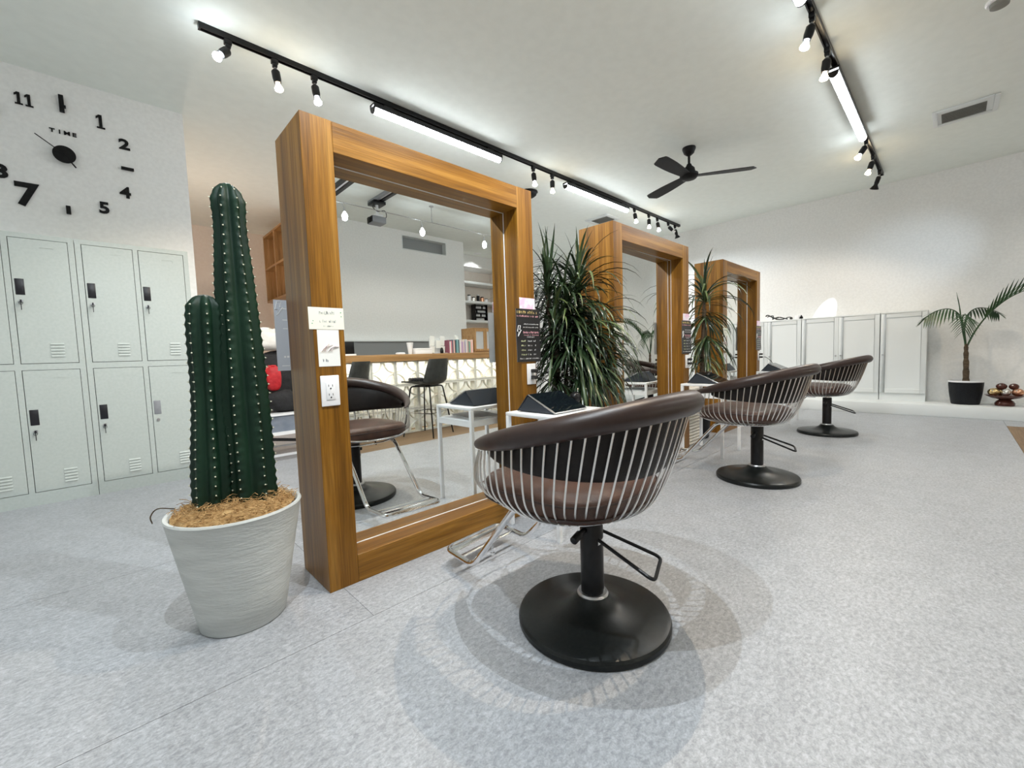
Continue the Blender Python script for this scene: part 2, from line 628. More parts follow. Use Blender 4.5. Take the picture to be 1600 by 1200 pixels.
def station():
    t = thing('mirror_station', (FX + FW / 2, FY + FD / 2, 0),
              'large walnut framed styling mirror nearest the cactus', 'mirror', 'walnut mirror stations in a row')
    x0, x1, y0, y1 = FX, FX + FW, FY, FY + FD
    b = .0015
    for (a, c) in ((x0, x0 + FT), (x1 - FT, x1)):
        MB().box(a, c, y0, y1, 0, FH).build('stile', M['wood_z'], t, bev=b, seg=1)
    MB().box(x0 + FT, x1 - FT, y0 + .0006, y1 - .0006, FH - .115, FH - .0004).build('top_rail', M['wood_x'], t, bev=b, seg=1)
    MB().box(x0 + FT, x1 - FT, y0 + .0006, y1 - .0006, 0, .1135).build('bottom_rail', M['wood_x'], t, bev=b, seg=1)
    MB().box(x0 + FT, x1 - FT, YM + .026, y1 - .128, .1135, FH - .115).build('core_panel', M['wood_x'], t)
    for (ya, yb_, nm) in ((YM, YM + .004, 'mirror_glass'), (y1 - .114, y1 - .110, 'mirror_glass')):
        MB().box(x0 + FT + .002, x1 - FT - .002, ya, yb_, .1155, FH - .117).build(nm, M['mirror'], t)
    bead = MB()
    for (xa, xb, za, zb) in ((x0 + FT, x1 - FT, FH - .1175, FH - .115), (x0 + FT, x1 - FT, .1135, .116),
                             (x0 + FT, x0 + FT + .0025, .116, FH - .1175), (x1 - FT - .0025, x1 - FT, .116, FH - .1175)):
        bead.box(xa, xb, YM - .003, YM, za, zb)
    bead.build('mirror_bead', M['white_metal'], t)
    outlet(t, .58, .728)
    outlet(t, 1.698, .730)
    return t


st1 = station()
stations = [st1]
for k, lab in ((1, 'walnut framed styling mirror in the middle of the row'), (2, 'walnut framed styling mirror farthest from the cactus, by the white cupboards')):
    c = copy_tree(st1)
    c.location.x += SP * k
    c['label'] = lab
    if k == 1:      # this pane hangs slightly out of square
        [g for g in c.children if g.name.startswith('mirror_glass')][0].rotation_euler.z = radians(1.5)
    stations.append(c)


# papers taped to the stations
def flat_print(root, name, mat, rects, y, d=.0006):
    m = MB()
    for (xa, xb, za, zb) in rects:
        m.box(xa, xb, y - d, y, za, zb)
    o = m.build(name, mat, root)
    o['kind'] = 'stuff'
    return o


def scribble(seed, x0, x1, z, h, n):
    rnd = random.Random(seed)
    out = []
    w = (x1 - x0) / n
    for i in range(n):
        if rnd.random() < .12: continue
        a = x0 + i * w
        hh = h * rnd.uniform(.55, 1)
        out.append((a, a + w * .22, z, z + hh))
        if rnd.random() < .7: out.append((a, a + w * .7, z + hh * rnd.choice((0, .5, .85)), z + hh * rnd.choice((.0, .5, .85)) + h * .16))
    return [(a, b, min(c, d), max(c, d)) for a, b, c, d in out if abs(c - d) > 1e-5]


BOLT = [(.30, 1.0), (.78, 1.0), (.58, .60), (.95, .60), (.20, 0.0), (.38, .44), (.05, .44)]


def bolt_outline(m, x, z, w, h, y, r=.0022):
    pts = [(x + a * w, y, z + b * h) for a, b in BOLT]
    m.tube(pts, r, 4, closed=True)
    return m


def papers(k):
    dx = SP * k
    where = ['of the mirror nearest the cactus', 'of the middle mirror', 'of the mirror by the white cupboards'][k]
    y = FY - .0005
    # note card
    o = MB().box(.553 + dx, .684 + dx, y - .0012, y, 1.02, 1.102).build('note_card', M['paper_cream'])
    tag(o, 'cream handwritten note card taped on the stile ' + where, 'card', 'note cards on the mirror frames')
    yy = y - .0012
    flat_print(o, 'handwriting', M['ink'], scribble(3, .592 + dx, .652 + dx, 1.076, .014, 9) + scribble(4, .592 + dx, .656 + dx, 1.046, .011, 11) + scribble(5, .605 + dx, .645 + dx, 1.030, .005, 9), yy)
    flat_print(o, 'green_marks', M['ink_green'], [(.671 + dx, .675 + dx, 1.083, 1.087), (.672 + dx, .676 + dx, 1.068, 1.071), (.563 + dx, .567 + dx, 1.040, 1.043), (.567 + dx, .570 + dx, 1.050, 1.053)], yy)
    # photo card
    y2 = FY - .0004
    o = MB().box(.580 + dx, .661 + dx, y2 - .001, y2, .880, 1.0185).build('photo_card', M['paper'])
    tag(o, 'white card with a hand photo under the note ' + where, 'card', 'photo cards on the mirror frames')
    m = MB()
    for i in range(4):
        a = .592 + dx + i * .012
        m.tube([(a, y2 - .0014, .938), (a + .008, y2 - .0014, .948 + .006 * (i % 2)), (a + .03, y2 - .0014, .966 - .004 * i)], [.006, .006, .003], 6, flat=.12)
    m.build('hand_print', M['skin_print'], o)
    flat_print(o, 'small_print', M['ink'], scribble(8, .596 + dx, .622 + dx, .897, .012, 5), y2 - .001)
    # pink card
    o = MB().box(1.657 + dx, 1.780 + dx, y2 - .001, y2, 1.152, 1.212).build('pink_card', M['paper_pink'])
    tag(o, 'small pink and white card above the black menu ' + where, 'card', 'pink cards on the mirror frames')
    # black price menu, hanging over the inner edge
    x0, x1, z0, z1 = 1.622 + dx, 1.812 + dx, .859, 1.150
    def sheet(u, v):
        xx = x0 + (x1 - x0) * u
        zz = z0 + (z1 - z0) * v
        return Vector((xx, FY - .0035 - .0025 * (1 + sin(v * 9 + u)) * (0.4 + .6 * abs(u - .5)), zz))
    g = MB().grid(sheet, 6, 12)
    nfr = len(g.v)
    rear = MB().add([p + Vector((0, .0012, 0)) for p in g.v], [tuple(reversed(f)) for f in g.f])
    o = g.build('price_menu', M['poster_black'])
    rear.build('backing', M['poster_back'], o)
    tag(o, 'black price menu with white lettering on the stile ' + where, 'poster', 'black price menus on the mirror frames')
    yp = FY - .0092
    flat_print(o, 'gold_lettering', M['ink_gold'], scribble(11, x0 + .006, x1 - .02, 1.124, .018, 14), yp)
    flat_print(o, 'pink_lettering', M['ink_pink'], scribble(12, x0 + .004, x1 - .012, 1.106, .011, 24) + scribble(13, x0 + .05, x1 - .012, 1.016, .013, 15) + scribble(14, x0 + .05, x1 - .015, 1.004, .006, 20), yp)
    wh = scribble(15, x0 + .055, x1 - .015, 1.064, .007, 18) + scribble(16, x0 + .05, x1 - .012, 1.047, .006, 20) + scribble(17, x0 + .08, x1 - .05, .993, .007, 8)
    for q in range(4):
        zz = .970 - q * .025
        wh += scribble(20 + q, x0 + .085, x0 + .120, zz, .009, 5) + scribble(30 + q, x0 + .13, x0 + .15, zz, .009, 3)
    wh += scribble(40, x0 + .02, x1 - .015, .873, .008, 22)
    flat_print(o, 'white_lettering', M['ink_white'], wh, yp)
    flat_print(o, 'lime_lettering', M['ink_lime'], [r for q in range(4) for r in scribble(50 + q, x0 + .032, x0 + .068 + (.008 if q == 3 else 0), .970 - q * .025, .009, 6)], yp)
    bolt_outline(MB(), x0 + .004, 1.0, .032, .058, yp).build('lightning_mark', M['ink_white'], o)


for k in range(3): papers(k)
# the sheet hung on the rear face of the first station, seen from behind
o = MB().box(.518, .700, FY + FD + .001, FY + FD + .0025, .866, 1.160).build('hanging_sheet', M['poster_back'])
tag(o, 'grey back of a hanging sheet sticking out behind the mirror nearest the cactus', 'poster')
bm_ = MB()
bolt_outline(bm_, .521, 1.095, .034, .058, FY + FD + .0004, .0016).build('lightning_mark', M['ink_white'], o)
flat_print(o, 'faint_lettering', M['ink_white'], [(.545, .566, 1.122, 1.126), (.548, .566, 1.076, 1.079), (.548, .566, 1.04, 1.043), (.545, .552, .92, .928), (.556, .565, .92, .928), (.535, .565, .885, .888)], FY + FD + .001)

# ------------------------------------------------------------------ styling chairs
def rim(t):
    x = .315 * sin(t)
    y = .05 - .36 * cos(t)
    z = .744 + (.594 - .744) * (y + .31) / .615
    return Vector((x, y, z))


def shell(t, lvl):
    s = max(0.0, (abs(t) - radians(85)) / radians(53))
    sx = sin(t) if abs(t) < pi / 2 else math.copysign(1 - .22 * ((abs(t) - pi / 2) / radians(48)) ** 2, t)
    m = Vector((.285 * sx, .055 - .268 * cos(t) + .062 * s, .452))
    bt = Vector((.222 * sx, .04 - .195 * cos(t) + .05 * s, .398))
    inn = Vector((.10 * sin(t), .03 - .09 * cos(t) + .02 * s, .388))
    r = rim(t) - Vector((0, 0, .02))
    if lvl == 'up': return r * .42 + m * .58 + Vector((0, 0, .012)) + (m - Vector((0, .05, m.z))).normalized() * .012
    return {'m': m, 'b': bt, 'i': inn, 'r': r}[lvl]


def styling_chair(label):
    t = thing('styling_chair', (0, 0, 0), label, 'chair', 'brown leather styling chairs')
    TM = radians(138)
    # base
    MB().lathe([(0, 0), (.248, 0), (.252, .006), (.252, .020), (.247, .029), (.236, .033), (.17, .040), (.10, .054), (.068, .072), (.052, .088), (.0, .088)], 64).build('base_plate', M['base_black'], t, ang=25)
    MB().lathe([(.036, .084), (.050, .084), (.052, .092), (.048, .099), (.036, .099)], 40).build('collar', M['steel'], t)
    col = MB().lathe([(0, .09), (.0385, .09), (.0385, .355), (.036, .362), (0, .362)], 32).build('column', M['black'], t)
    st = MB()
    st.grid(lambda u, v: Vector((.0390 * cos(-pi * .62 + u * .8), .0390 * sin(-pi * .62 + u * .8), .268 + v * .012 + u * .008)), 6, 1)
    st.build('sticker', M['white_plastic'], col)
    MB().cyl((0, 0, .355), (0, 0, .398), .021, n=20).build('piston', M['chrome'], t)
    pl = MB().box(-.10, .10, -.075, .115, .386, .398)
    pl.build('mount_plate', M['steel'], t, bev=.003)
    # pump handle and lock knob
    MB().tube(fillet([(.034, -.012, .300), (.122, -.185, .228), (-.018, -.235, .222), (-.012, -.036, .286)], .025, 5), .0058, 8).build('pump_handle', M['black'], t)
    MB().cyl((-.036, .0, .318), (-.075, -.004, .316), .009, n=10).cyl((-.068, -.004, .316), (-.108, -.008, .306), .013, n=12).cyl((.036, .0, .318), (.052, .004, .316), .011, n=10).build('lock_knob', M['black'], t, bev=.002)
    # foot rest
    fr = MB().tube(fillet([(-.142, .06, .383), (-.142, .205, .383), (-.141, .47, .074), (-.131, .665, .078), (.196, .690, .078), (.186, .495, .074), (.178, .205, .383), (.178, .06, .383)], .045, 6), .0115, 10)
    f = fr.build('footrest', M['chrome'], t)
    MB().grid(lambda u, v: Vector((-.127 + u * .318, .600 + v * .06 + u * .02, .084 + .006 * sin(v * pi))), 6, 5).build('foot_plate', M['chrome'], f)
    MB().tube([(-.135, .56, .077), (.19, .585, .077)], .007, 8).build('cross_bar', M['chrome'], f)
    MB().tube([(-.142, .09, .383), (.178, .09, .383)], .009, 8).build('cross_bar', M['chrome'], f)
    bolts = MB().cyl((.03, .55, .074), (.03, .55, .040), .0055, n=8)
    bolts.cyl((.03, .55, .040), (.03, .55, .030), .010, n=10)
    bolts.build('stop_bolt', M['chrome'], f)
    # wire shell
    nW = 46
    for i in range(nW):
        a = -TM + 2 * TM * i / (nW - 1)
        pts = crom([shell(a, 'r'), shell(a, 'up'), shell(a, 'm'), shell(a, 'b'), shell(a, 'i')], 5)
        MB().tube(pts, .0031, 6).build('wire', M['wire'], t)
    ring = [shell(-pi + 2 * pi * i / 48, 'b') for i in range(48)]
    ring = [Vector((.215 * sin(w), .055 - .19 * cos(w) + (.03 if abs(w) > pi / 2 else 0), .391)) for w in [-pi + 2 * pi * i / 48 for i in range(48)]]
    MB().tube(ring, .0042, 8, closed=True).build('shell_ring', M['chrome'], t)
    ring2 = [shell(-TM + 2 * TM * i / 40, 'm') * .5 + shell(-TM + 2 * TM * i / 40, 'up') * .5 for i in range(41)]
    # front lip joining both sides
    lip = crom([shell(-TM, 'm'), Vector((-.12, .375, .437)), Vector((.0, .385, .432)), Vector((.12, .375, .437)), shell(TM, 'm')], 6)
    MB().tube(lip, .0045, 8).build('front_rod', M['chrome'], t)
    # padded rim
    n = 44
    pts, rr = [], []
    for i in range(n + 1):
        a = -TM - .06 + (2 * TM + .12) * i / n
        p = rim(a)
        e = min(i, n - i) / n
        pts.append(p + Vector((0, 0, .004)))
        rr.append((.0355 + .004 * cos(a)) * (min(1, .10 + (e / .17) ** .62 * .90) if e < .17 else 1))
    MB().tube(pts, rr, 16, flat=.92).build('arm_pad', M['leather'], t, ang=70)
    # inner back pad
    TP = radians(112)
    def pad(u, v):
        a = -TP + 2 * TP * u
        w = cos(a * .5 * pi / TP * .98) ** .45
        top = rim(a) + Vector((0, 0, -.012))
        low = shell(a, 'up') * .55 + shell(a, 'm') * .45
        k = .06 + .86 * w
        return top, low, k
    def surf(u, v):
        top, low, k = pad(u, v)
        # v runs round the pad section
        s = abs(2 * v - 1) if False else 0
        ang_ = 2 * pi * v
        q = .5 - .5 * cos(ang_)           # 0 top .. 1 bottom .. 0
        side = sin(ang_)
        p = top.lerp(low, q * k)
        inw = Vector((-p.x, .06 - p.y, 0)).normalized()
        return p + inw * (.017 + .013 * side)
    MB().grid(lambda u, v: surf(u, v % 1.0), 40, 18).build('back_pad', M['leather_dark'], t, ang=70)
    # seat cushion
    def plan(w, k):
        c_, s_ = cos(w), sin(w)
        e = 2 / (2.9 if c_ > 0 else 4.2)
        return Vector((.256 * k * (abs(s_) ** e) * (1 if s_ >= 0 else -1), .072 - .250 * k * (abs(c_) ** e) * (1 if c_ >= 0 else -1), 0))
    prof = [(0, .410), (.90, .410), (.97, .416), (1.0, .430), (1.0, .463), (.985, .477), (.95, .488), (.8, .497), (.5, .503), (.2, .505), (0, .505)]
    g = MB()
    nn = 48
    vs, fs = [], []
    for (k, z) in prof:
        for i in range(nn):
            p = plan(2 * pi * i / nn, max(k, .001))
            vs.append(Vector((p.x, p.y, z + .012 * (p.y - .05))))
    for j in range(len(prof) - 1):
        for i in range(nn):
            l = (i + 1) % nn
            fs.append((j * nn + i, j * nn + l, (j + 1) * nn + l, (j + 1) * nn + i))
    g.add(vs, fs)
    seat = g.build('seat', M['leather_seat'], t, ang=70)
    MB().tube([plan(2 * pi * i / 60, 1.004) + Vector((0, 0, .468)) for i in range(60)], .0032, 6, closed=True).build('piping', M['leather'], seat)
    MB().tube([plan(2 * pi * i / 60, 1.004) + Vector((0, 0, .428)) for i in range(60)], .0028, 6, closed=True).build('piping', M['leather'], seat)
    return t


chair = styling_chair('brown leather and steel wire styling chair at the mirror nearest the cactus')
ch2 = copy_tree(chair)
ch3 = copy_tree(chair)
chair.location = (1.134, .822, 0)
ch2.location = (3.165, .905, 0)
ch2.rotation_euler.z = radians(-3)
ch2['label'] = 'brown leather and steel wire styling chair at the middle mirror'
ch3.location = (5.235, .862, 0)
ch3.rotation_euler.z = radians(-6)
ch3['label'] = 'brown leather and steel wire styling chair in front of the white cupboards'

# ------------------------------------------------------------------ side tables with tablets
def side_table(label):
    t = thing('side_table', (1.705, 1.435, 0), label, 'table', 'white metal side tables')
    x0, x1, y0, y1 = 1.492, 1.905, 1.262, 1.612
    w = .022
    for (a, b) in ((x0, y0), (x1 - w, y0), (x0, y1 - w), (x1 - w, y1 - w)):
        MB().box(a, a + w, b, b + w, 0, .585).build('leg', M['white_metal'], t, bev=.002, seg=1)
    MB().box(x0, x1, y0, y1, .585, .603).build('table_top', M['white_metal'], t, bev=.003)
    MB().box(x0 + .003, x1 - .003, y0 + .003, y1 - .003, .518, .524).box(x0 + w, x1 - w, y0 + .004, y0 + .01, .488, .524).box(x0 + .004, x0 + .01, y0 + w, y1 - w, .488, .524).box(x1 - .01, x1 - .004, y0 + w, y1 - w, .488, .524).box(x0 + w, x1 - w, y1 - .01, y1 - .004, .488, .524).build('shelf', M['white_metal'], t)
    return t


def tablet(label):
    t = thing('tablet', (1.70, 1.43, .603), label, 'tablet', 'tablets in folding cases')
    xa, xb = 1.545, 1.800
    p0, p1 = Vector((0, 1.318, .606)), Vector((0, 1.498, .690))
    d = (p1 - p0).normalized()
    nrm = Vector((0, -d.z, d.y))
    def slab(a, b, s0, s1, n0, n1):
        vs = []
        for nn in (n0, n1):
            for (x, s) in ((a, s0), (b, s0), (b, s1), (a, s1)):
                vs.append(Vector((x, 0, 0)) + p0 + d * s + nrm * nn)
        return MB().add(vs, [(0, 3, 2, 1), (4, 5, 6, 7), (0, 1, 5, 4), (1, 2, 6, 5), (2, 3, 7, 6), (3, 0, 4, 7)])
    Ls = (p1 - p0).length
    slab(xa, xb, 0, Ls, .0, .007).build('body', M['steel'], t, bev=.002)
    slab(xa + .004, xb - .004, .004, Ls - .004, .007, .0085).build('screen', M['screen'], t)
    # folding case: rear leaf and triangular sides
    cs = MB()
    cs.bar((.5 * (xa + xb), 1.500, .692), (.5 * (xa + xb), 1.575, .607), xb - xa, .004, up=(0, 0, 1))
    cs.build('case_back', M['tablet_case'], t)
    for x in (xa + .001, xb - .004):
        fl = MB().prism([(1.330, .608), (1.570, .608), (1.496, .685)], lambda a, b, e, x=x: Vector((x + e, a, b)), .003)
        fl.build('case_flap', M['tablet_case'], t)
    return t


T1 = side_table('white metal side table beside the mirror nearest the cactus')
B1 = tablet('black tablet propped in a case on the table beside the mirror nearest the cactus')
mag_cols = [('paper', (1.60, 1.40)), ('ink_pink', (1.72, 1.45))]
def magazine(label):
    t = thing('magazine', (1.68, 1.43, .524), label, 'magazine', 'magazines on the table shelves')
    MB().obox((1.68, 1.42, .5275), (.21, .27, .005), (0, 0, .2)).build('pages', M['paper'], t)
    MB().obox((1.68, 1.42, .5307), (.212, .272, .0014), (0, 0, .2)).build('cover', M['grey_plastic'], t)
    return t


G1 = magazine('grey magazine on the shelf of the table nearest the cactus')


def hand_mirror(label):
    t = thing('hand_mirror', (1.865, 1.40, .603), label, 'mirror', 'black round hand mirrors')
    MB().lathe([(0, 0), (.03, 0), (.032, .004), (.02, .01), (.008, .014), (.008, .02), (0, .02)], 24, (1.865, 1.44, .603)).build('foot', M['black'], t)
    m = MB()
    m.ball((1.865, 1.44, .652), (.034, .030, .034), 20, 14)
    m.build('head', M['black'], t, ang=60)
    return t


H1 = hand_mirror('small black round gadget on the table nearest the cactus')
for k, nm in ((1, 'the middle mirror'), (2, 'the mirror by the white cupboards')):
    for src, lab in ((T1, 'white metal side table beside ' + nm), (B1, 'black tablet propped in a case on the table beside ' + nm),
                     (G1, 'grey magazine on the shelf of the table beside ' + nm)):
        c = copy_tree(src)
        c.location.x += SP * k + (.03 if k == 1 else .03)
        c['label'] = lab

# cables from the right-hand outlets
def plug_cable(k, nm):
    dx = SP * k
    t = thing('charging_cable', (1.745 + dx, FY - .02, .79), 'black charger plugs and cable in the outlet of ' + nm, 'cable', 'charger cables at the outlets')
    for z in (.806, .770):
        MB().box(1.722 + dx, 1.746 + dx, FY - .045, FY - .0095, z - .010, z + .010).build('plug', M['cable'], t, bev=.003)
    MB().tube(crom([(1.734 + dx, FY - .045, .770), (1.75 + dx, FY - .085, .762), (1.80 + dx, FY - .13, .70), (1.835 + dx, FY - .14, .64), (1.845 + dx, FY - .15, .6065)], 6), .003, 6).build('cord', M['cable'], t)


plug_cable(0, 'the mirror nearest the cactus')
plug_cable(1, 'the middle mirror')
plug_cable(2, 'the mirror by the white cupboards')

# woven storage column beside the middle table
def hamper(x, y, label):
    t = thing('wicker_hamper', (x, y, 0), label, 'basket')
    w, d, h = .125, .125, .52
    MB().box(x - w + .01, x + w - .01, y - d + .01, y + d - .01, 0, h - .006).build('liner', M['white_fabric'], t)
    for k in range(17):
        z = .015 + k * .029
        MB().tube(fillet([(x - w, y - d, z), (x + w, y - d, z), (x + w, y + d, z), (x - w, y + d, z)], .03, 4, closed=True), .0125, 8, closed=True).build('woven_band', M['wicker'], t)
    MB().tube(fillet([(x - w, y - d, h), (x + w, y - d, h), (x + w, y + d, h), (x - w, y + d, h)], .03, 4, closed=True), .016, 8, closed=True).build('rim', M['wicker'], t)


hamper(3.985, 1.80, 'cream woven hamper standing between the middle mirror and the slimmer plant')

# ------------------------------------------------------------------ potted cactus
def cactus():
    px, py = .300, 1.742
    t = thing('potted_cactus', (px, py, 0), 'tall dark green column cactus in a grey plaster pot', 'cactus')
    MB().lathe([(0, 0), (.128, 0), (.134, .006), (.150, .10), (.172, .22), (.192, .33), (.203, .392), (.206, .398), (.203, .403), (.194, .403), (.188, .395), (.182, .34), (0, .33)], 72, (px, py, 0)).build('pot', M['pot'], t, ang=40)
    # coconut fibre mulch
    rnd = random.Random(5)
    m = MB()
    m.grid(lambda u, v: Vector((px + .186 * v * cos(2 * pi * u), py + .186 * v * sin(2 * pi * u), .392 + .035 * (1 - v * v) + .007 * sin(9 * u * 2 * pi) * v + .006 * sin(23 * v + 11 * u))), 40, 10, closeu=True)
    for i in range(900):
        a = rnd.uniform(0, 2 * pi)
        r = .188 * sqrt(rnd.random())
        h = .395 + .038 * (1 - (r / .19) ** 2)
        p = Vector((px + r * cos(a), py + r * sin(a), h + rnd.uniform(-.004, .010)))
        b = rnd.uniform(0, 2 * pi)
        L_ = rnd.uniform(.02, .06)
        d = Vector((cos(b), sin(b), rnd.uniform(-.15, .35))) * L_
        q = p + d
        if (q.x - px) ** 2 + (q.y - py) ** 2 > .2 ** 2: q = p - d * .4
        mid = (p + q) / 2 + Vector((rnd.uniform(-.01, .01), rnd.uniform(-.01, .01), rnd.uniform(0, .012)))
        m.tube([p, mid, q], rnd.uniform(.0006, .0013), 3, caps=False)
    o = m.build('coconut_fibre', M['coir'], t, ang=60)
    o['kind'] = 'stuff'
    MB().tube(crom([(px - .16, py + .10, .41), (px - .205, py + .118, .418), (px - .225, py + .123, .395), (px - .222, py + .122, .37)], 5), .0022, 5).build('dry_twig', M['bark'], t)

    def column(cx, cy, z0, z1, rfun, ribs, ph, lean=(0, 0)):
        H = z1 - z0
        def axis(s):
            return Vector((cx + lean[0] * s, cy + lean[1] * s, z0 + H * s))
        def rad(s, th):
            cr = abs(cos((th - ph) * ribs / 2))
            prof = .70 + .30 * cr ** 1.6
            zz = s * H
            wob = 1 + .030 * (cr ** 6) * sin(zz * 2 * pi / .032)
            top = 1.0
            if s > .93:
                q = (s - .93) / .07
                top = sqrt(max(0.0, 1 - q * q)) * .98 + .02 * (1 - q)
            return rfun(s) * prof * wob * top
        nu, nv = ribs * 10, 150
        def fn(u, v):
            th = 2 * pi * u
            r = rad(v, th)
            return axis(v) + Vector((r * cos(th), r * sin(th), 0))
        c = MB().grid(fn, nu, nv, closeu=True).build('stem', M['cactus'], t, ang=75)
        a = MB()
        rn = random.Random(ribs)
        n = int(H / .032)
        for k in range(ribs):
            th = ph + 2 * pi * k / ribs
            for i in range(n):
                s = (i + .25) * .032 / H
                if s > .985: continue
                p = axis(s) + Vector((cos(th), sin(th), 0)) * (rad(s, th) + .0005)
                a.ball(p, (.0025, .0025, .0027), 6, 4)
                for j in range(3):
                    d = Vector((cos(th) + rn.uniform(-.8, .8), sin(th) + rn.uniform(-.8, .8), rn.uniform(-.5, .6))).normalized()
                    a.tube([p, p + d * .0055], [.0005, .0002], 3, caps=False)
        o = a.build('areoles', M['areole'], c)
        o['kind'] = 'stuff'

    KN = [(0, .083), (.3, .080), (.48, .073), (.72, .060), (.84, .051), (.89, .050), (.94, .054), (1.0, .050)]
    def main_r(q):
        for (a, ra), (b, rb) in zip(KN, KN[1:]):
            if q <= b: return ra + (rb - ra) * (q - a) / (b - a)
        return KN[-1][1]
    column(.352, 1.752, .40, 1.525, main_r, 7, .55, (-.004, .0))
    column(.238, 1.765, .39, 1.14, lambda s: .060 - .010 * s + .004 * sin(s * 9), 7, .2, (.022, .005))


cactus()

# ------------------------------------------------------------------ strap-leaved plants
def strap_pts(L, e0, bend, seg=8):
    pts = [Vector((0, 0, 0))]
    e = radians(e0)
    for i in range(seg):
        s = (i + .5) / seg
        a = e - radians(bend) * s ** 1.5
        pts.append(pts[-1] + Vector((cos(a), 0, sin(a))) * (L / seg))
    return pts


def strap(L, w, e0, bend, seg=8):
    pts = strap_pts(L, e0, bend, seg)
    m = MB()
    vs = []
    for i, p in enumerate(pts):
        s = i / seg
        ww = w * (.55 + .9 * s) if s < .35 else w * .87 * (1 - ((s - .35) / .65) ** 2.2) + .0004
        a = (pts[min(i + 1, seg)] - pts[max(i - 1, 0)]).normalized()
        nrm = Vector((-a.z, 0, a.x))
        vs += [p + Vector((0, -ww, 0)) + nrm * ww * .35, p, p + Vector((0, ww, 0)) + nrm * ww * .35]
    fs = []
    for i in range(seg):
        for k in (0, 1):
            b = i * 3 + k
            fs.append((b, b + 1, b + 4, b + 3))
    return m.add(vs, fs)


LEAVES = []
for (e0, bd) in ((86, 25), (78, 60), (66, 95), (52, 110), (38, 110), (20, 98), (0, 84), (-22, 62), (-45, 40)):
    for (L_, w_) in ((.44, .0125), (.54, .0135)):
        pts = strap_pts(L_, e0, bd)
        mb = strap(L_, w_, e0, bd)
        LEAVES.append((e0, pts, mb, mb.mesh('leaf', M['leaf'], ang=60), mb.mesh('leaf', M['leaf_lt'], ang=60)))


def inside_block(p, boxes):
    return any(b[0] < p.x < b[1] and b[2] < p.y < b[3] and b[4] < p.z < b[5] for b in boxes)


def dracaena(name, loc, label, crowns, boxes, seed, limit=290, light=.18, pot_r=.15):
    rnd = random.Random(seed)
    x, y = loc
    t = thing(name, (x, y, 0), label, 'plant', 'strap-leaved plants between the mirrors')
    MB().lathe([(0, 0), (pot_r * .78, 0), (pot_r * .84, .01), (pot_r, .25), (pot_r * 1.02, .27), (pot_r * .93, .27), (pot_r * .9, .245), (0, .24)], 40, (x, y, 0)).build('pot', M['pot_black'], t)
    MB().lathe([(0, .247), (pot_r * .6, .246), (pot_r * .9, .243)], 24, (x, y, 0)).build('soil', M['soil'], t)
    done = []
    for (cx, cy, cz, n, lo, hi, sc_) in crowns:
        done.append((cx, cy, cz))
        bx, by = x + (cx - x) * .35, y + (cy - y) * .35
        MB().tube(crom([(bx, by, .22), (bx + (cx - bx) * .35, by + (cy - by) * .35, .22 + (cz - .22) * .5), (cx, cy, cz + .04)], 5), .014, 8).build('cane', M['bark'], t)
    cand = []
    for (cx, cy, cz, n, lo, hi, sc_) in crowns:
        got = 0
        tries = 0
        while got < n and tries < n * 8:
            tries += 1
            q = rnd.random()
            e = lo + (hi - lo) * q
            opts = [l for l in LEAVES if abs(l[0] - e) < 16]
            if not opts: continue
            lf = rnd.choice(opts)
            az = rnd.uniform(0, 2 * pi)
            s = sc_ * rnd.uniform(.78, 1.12)
            base = Vector((cx + rnd.uniform(-.012, .012), cy + rnd.uniform(-.012, .012), cz + (e - 10) / 90 * .10 + rnd.uniform(-.03, .03)))
            R = Euler((rnd.uniform(-.18, .18), 0, az), 'XYZ')
            Mx = R.to_matrix()
            bad = False
            tip = None
            for p in lf[1][2:]:
                w = base + Mx @ (p * s)
                tip = w
                if w.z < .03 or inside_block(w, boxes):
                    bad = True
                    break
            if bad: continue
            got += 1
            cand.append((-(tip.y) + rnd.uniform(-.12, .12), lf, base, R, s, rnd.random() < light))
    cand.sort(key=lambda c: -c[0])
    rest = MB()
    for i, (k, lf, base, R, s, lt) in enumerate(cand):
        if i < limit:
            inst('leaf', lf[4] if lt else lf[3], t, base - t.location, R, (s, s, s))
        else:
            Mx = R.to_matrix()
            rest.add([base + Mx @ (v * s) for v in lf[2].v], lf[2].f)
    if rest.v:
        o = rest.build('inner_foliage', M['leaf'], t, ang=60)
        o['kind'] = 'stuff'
    return t


dracaena('dracaena', (2.19, 1.79), 'bushy strap-leaved plant filling the gap beside the mirror nearest the cactus',
         [(2.24, 1.69, 1.24, 110, -30, 88, .82), (2.08, 1.66, 1.14, 120, -45, 75, .80), (2.35, 1.66, 1.06, 110, -45, 60, .85),
          (2.14, 1.63, .98, 120, -50, 40, .85), (2.37, 1.66, .88, 100, -45, 30, .8), (2.01, 1.70, 1.00, 130, -50, 75, .78),
          (2.20, 1.62, .80, 110, -50, 30, .75), (2.00, 1.74, 1.22, 90, -20, 85, .70), (2.02, 1.70, .78, 90, -50, 40, .6)],
         [(.5, 1.79, 1.60, 2.0, 0, 1.85), (2.585, 3.9, 1.642, 2.0, 0, 1.85), (.5, 1.83, 1.2, 1.66, 0, 1.25), (2.74, 3.9, 1.0, 1.66, 0, 1.85), (1.4, 1.95, 1.2, 1.63, 0, .75)], 21)
dracaena('dracaena', (4.30, 1.78), 'slimmer strap-leaved plant beside the middle mirror',
         [(4.29, 1.70, 1.34, 52, 0, 90, 1.0), (4.25, 1.68, 1.24, 42, -50, 10, .9), (4.28, 1.68, 1.04, 45, -50, -10, .85), (4.24, 1.68, .84, 36, -50, -10, .7)],
         [(2.6, 3.83, 1.60, 2.0, 0, 1.85), (4.62, 5.9, 1.642, 2.0, 0, 1.85), (3.83, 4.13, 1.65, 1.95, 0, .56)], 33, light=.35, pot_r=.13)


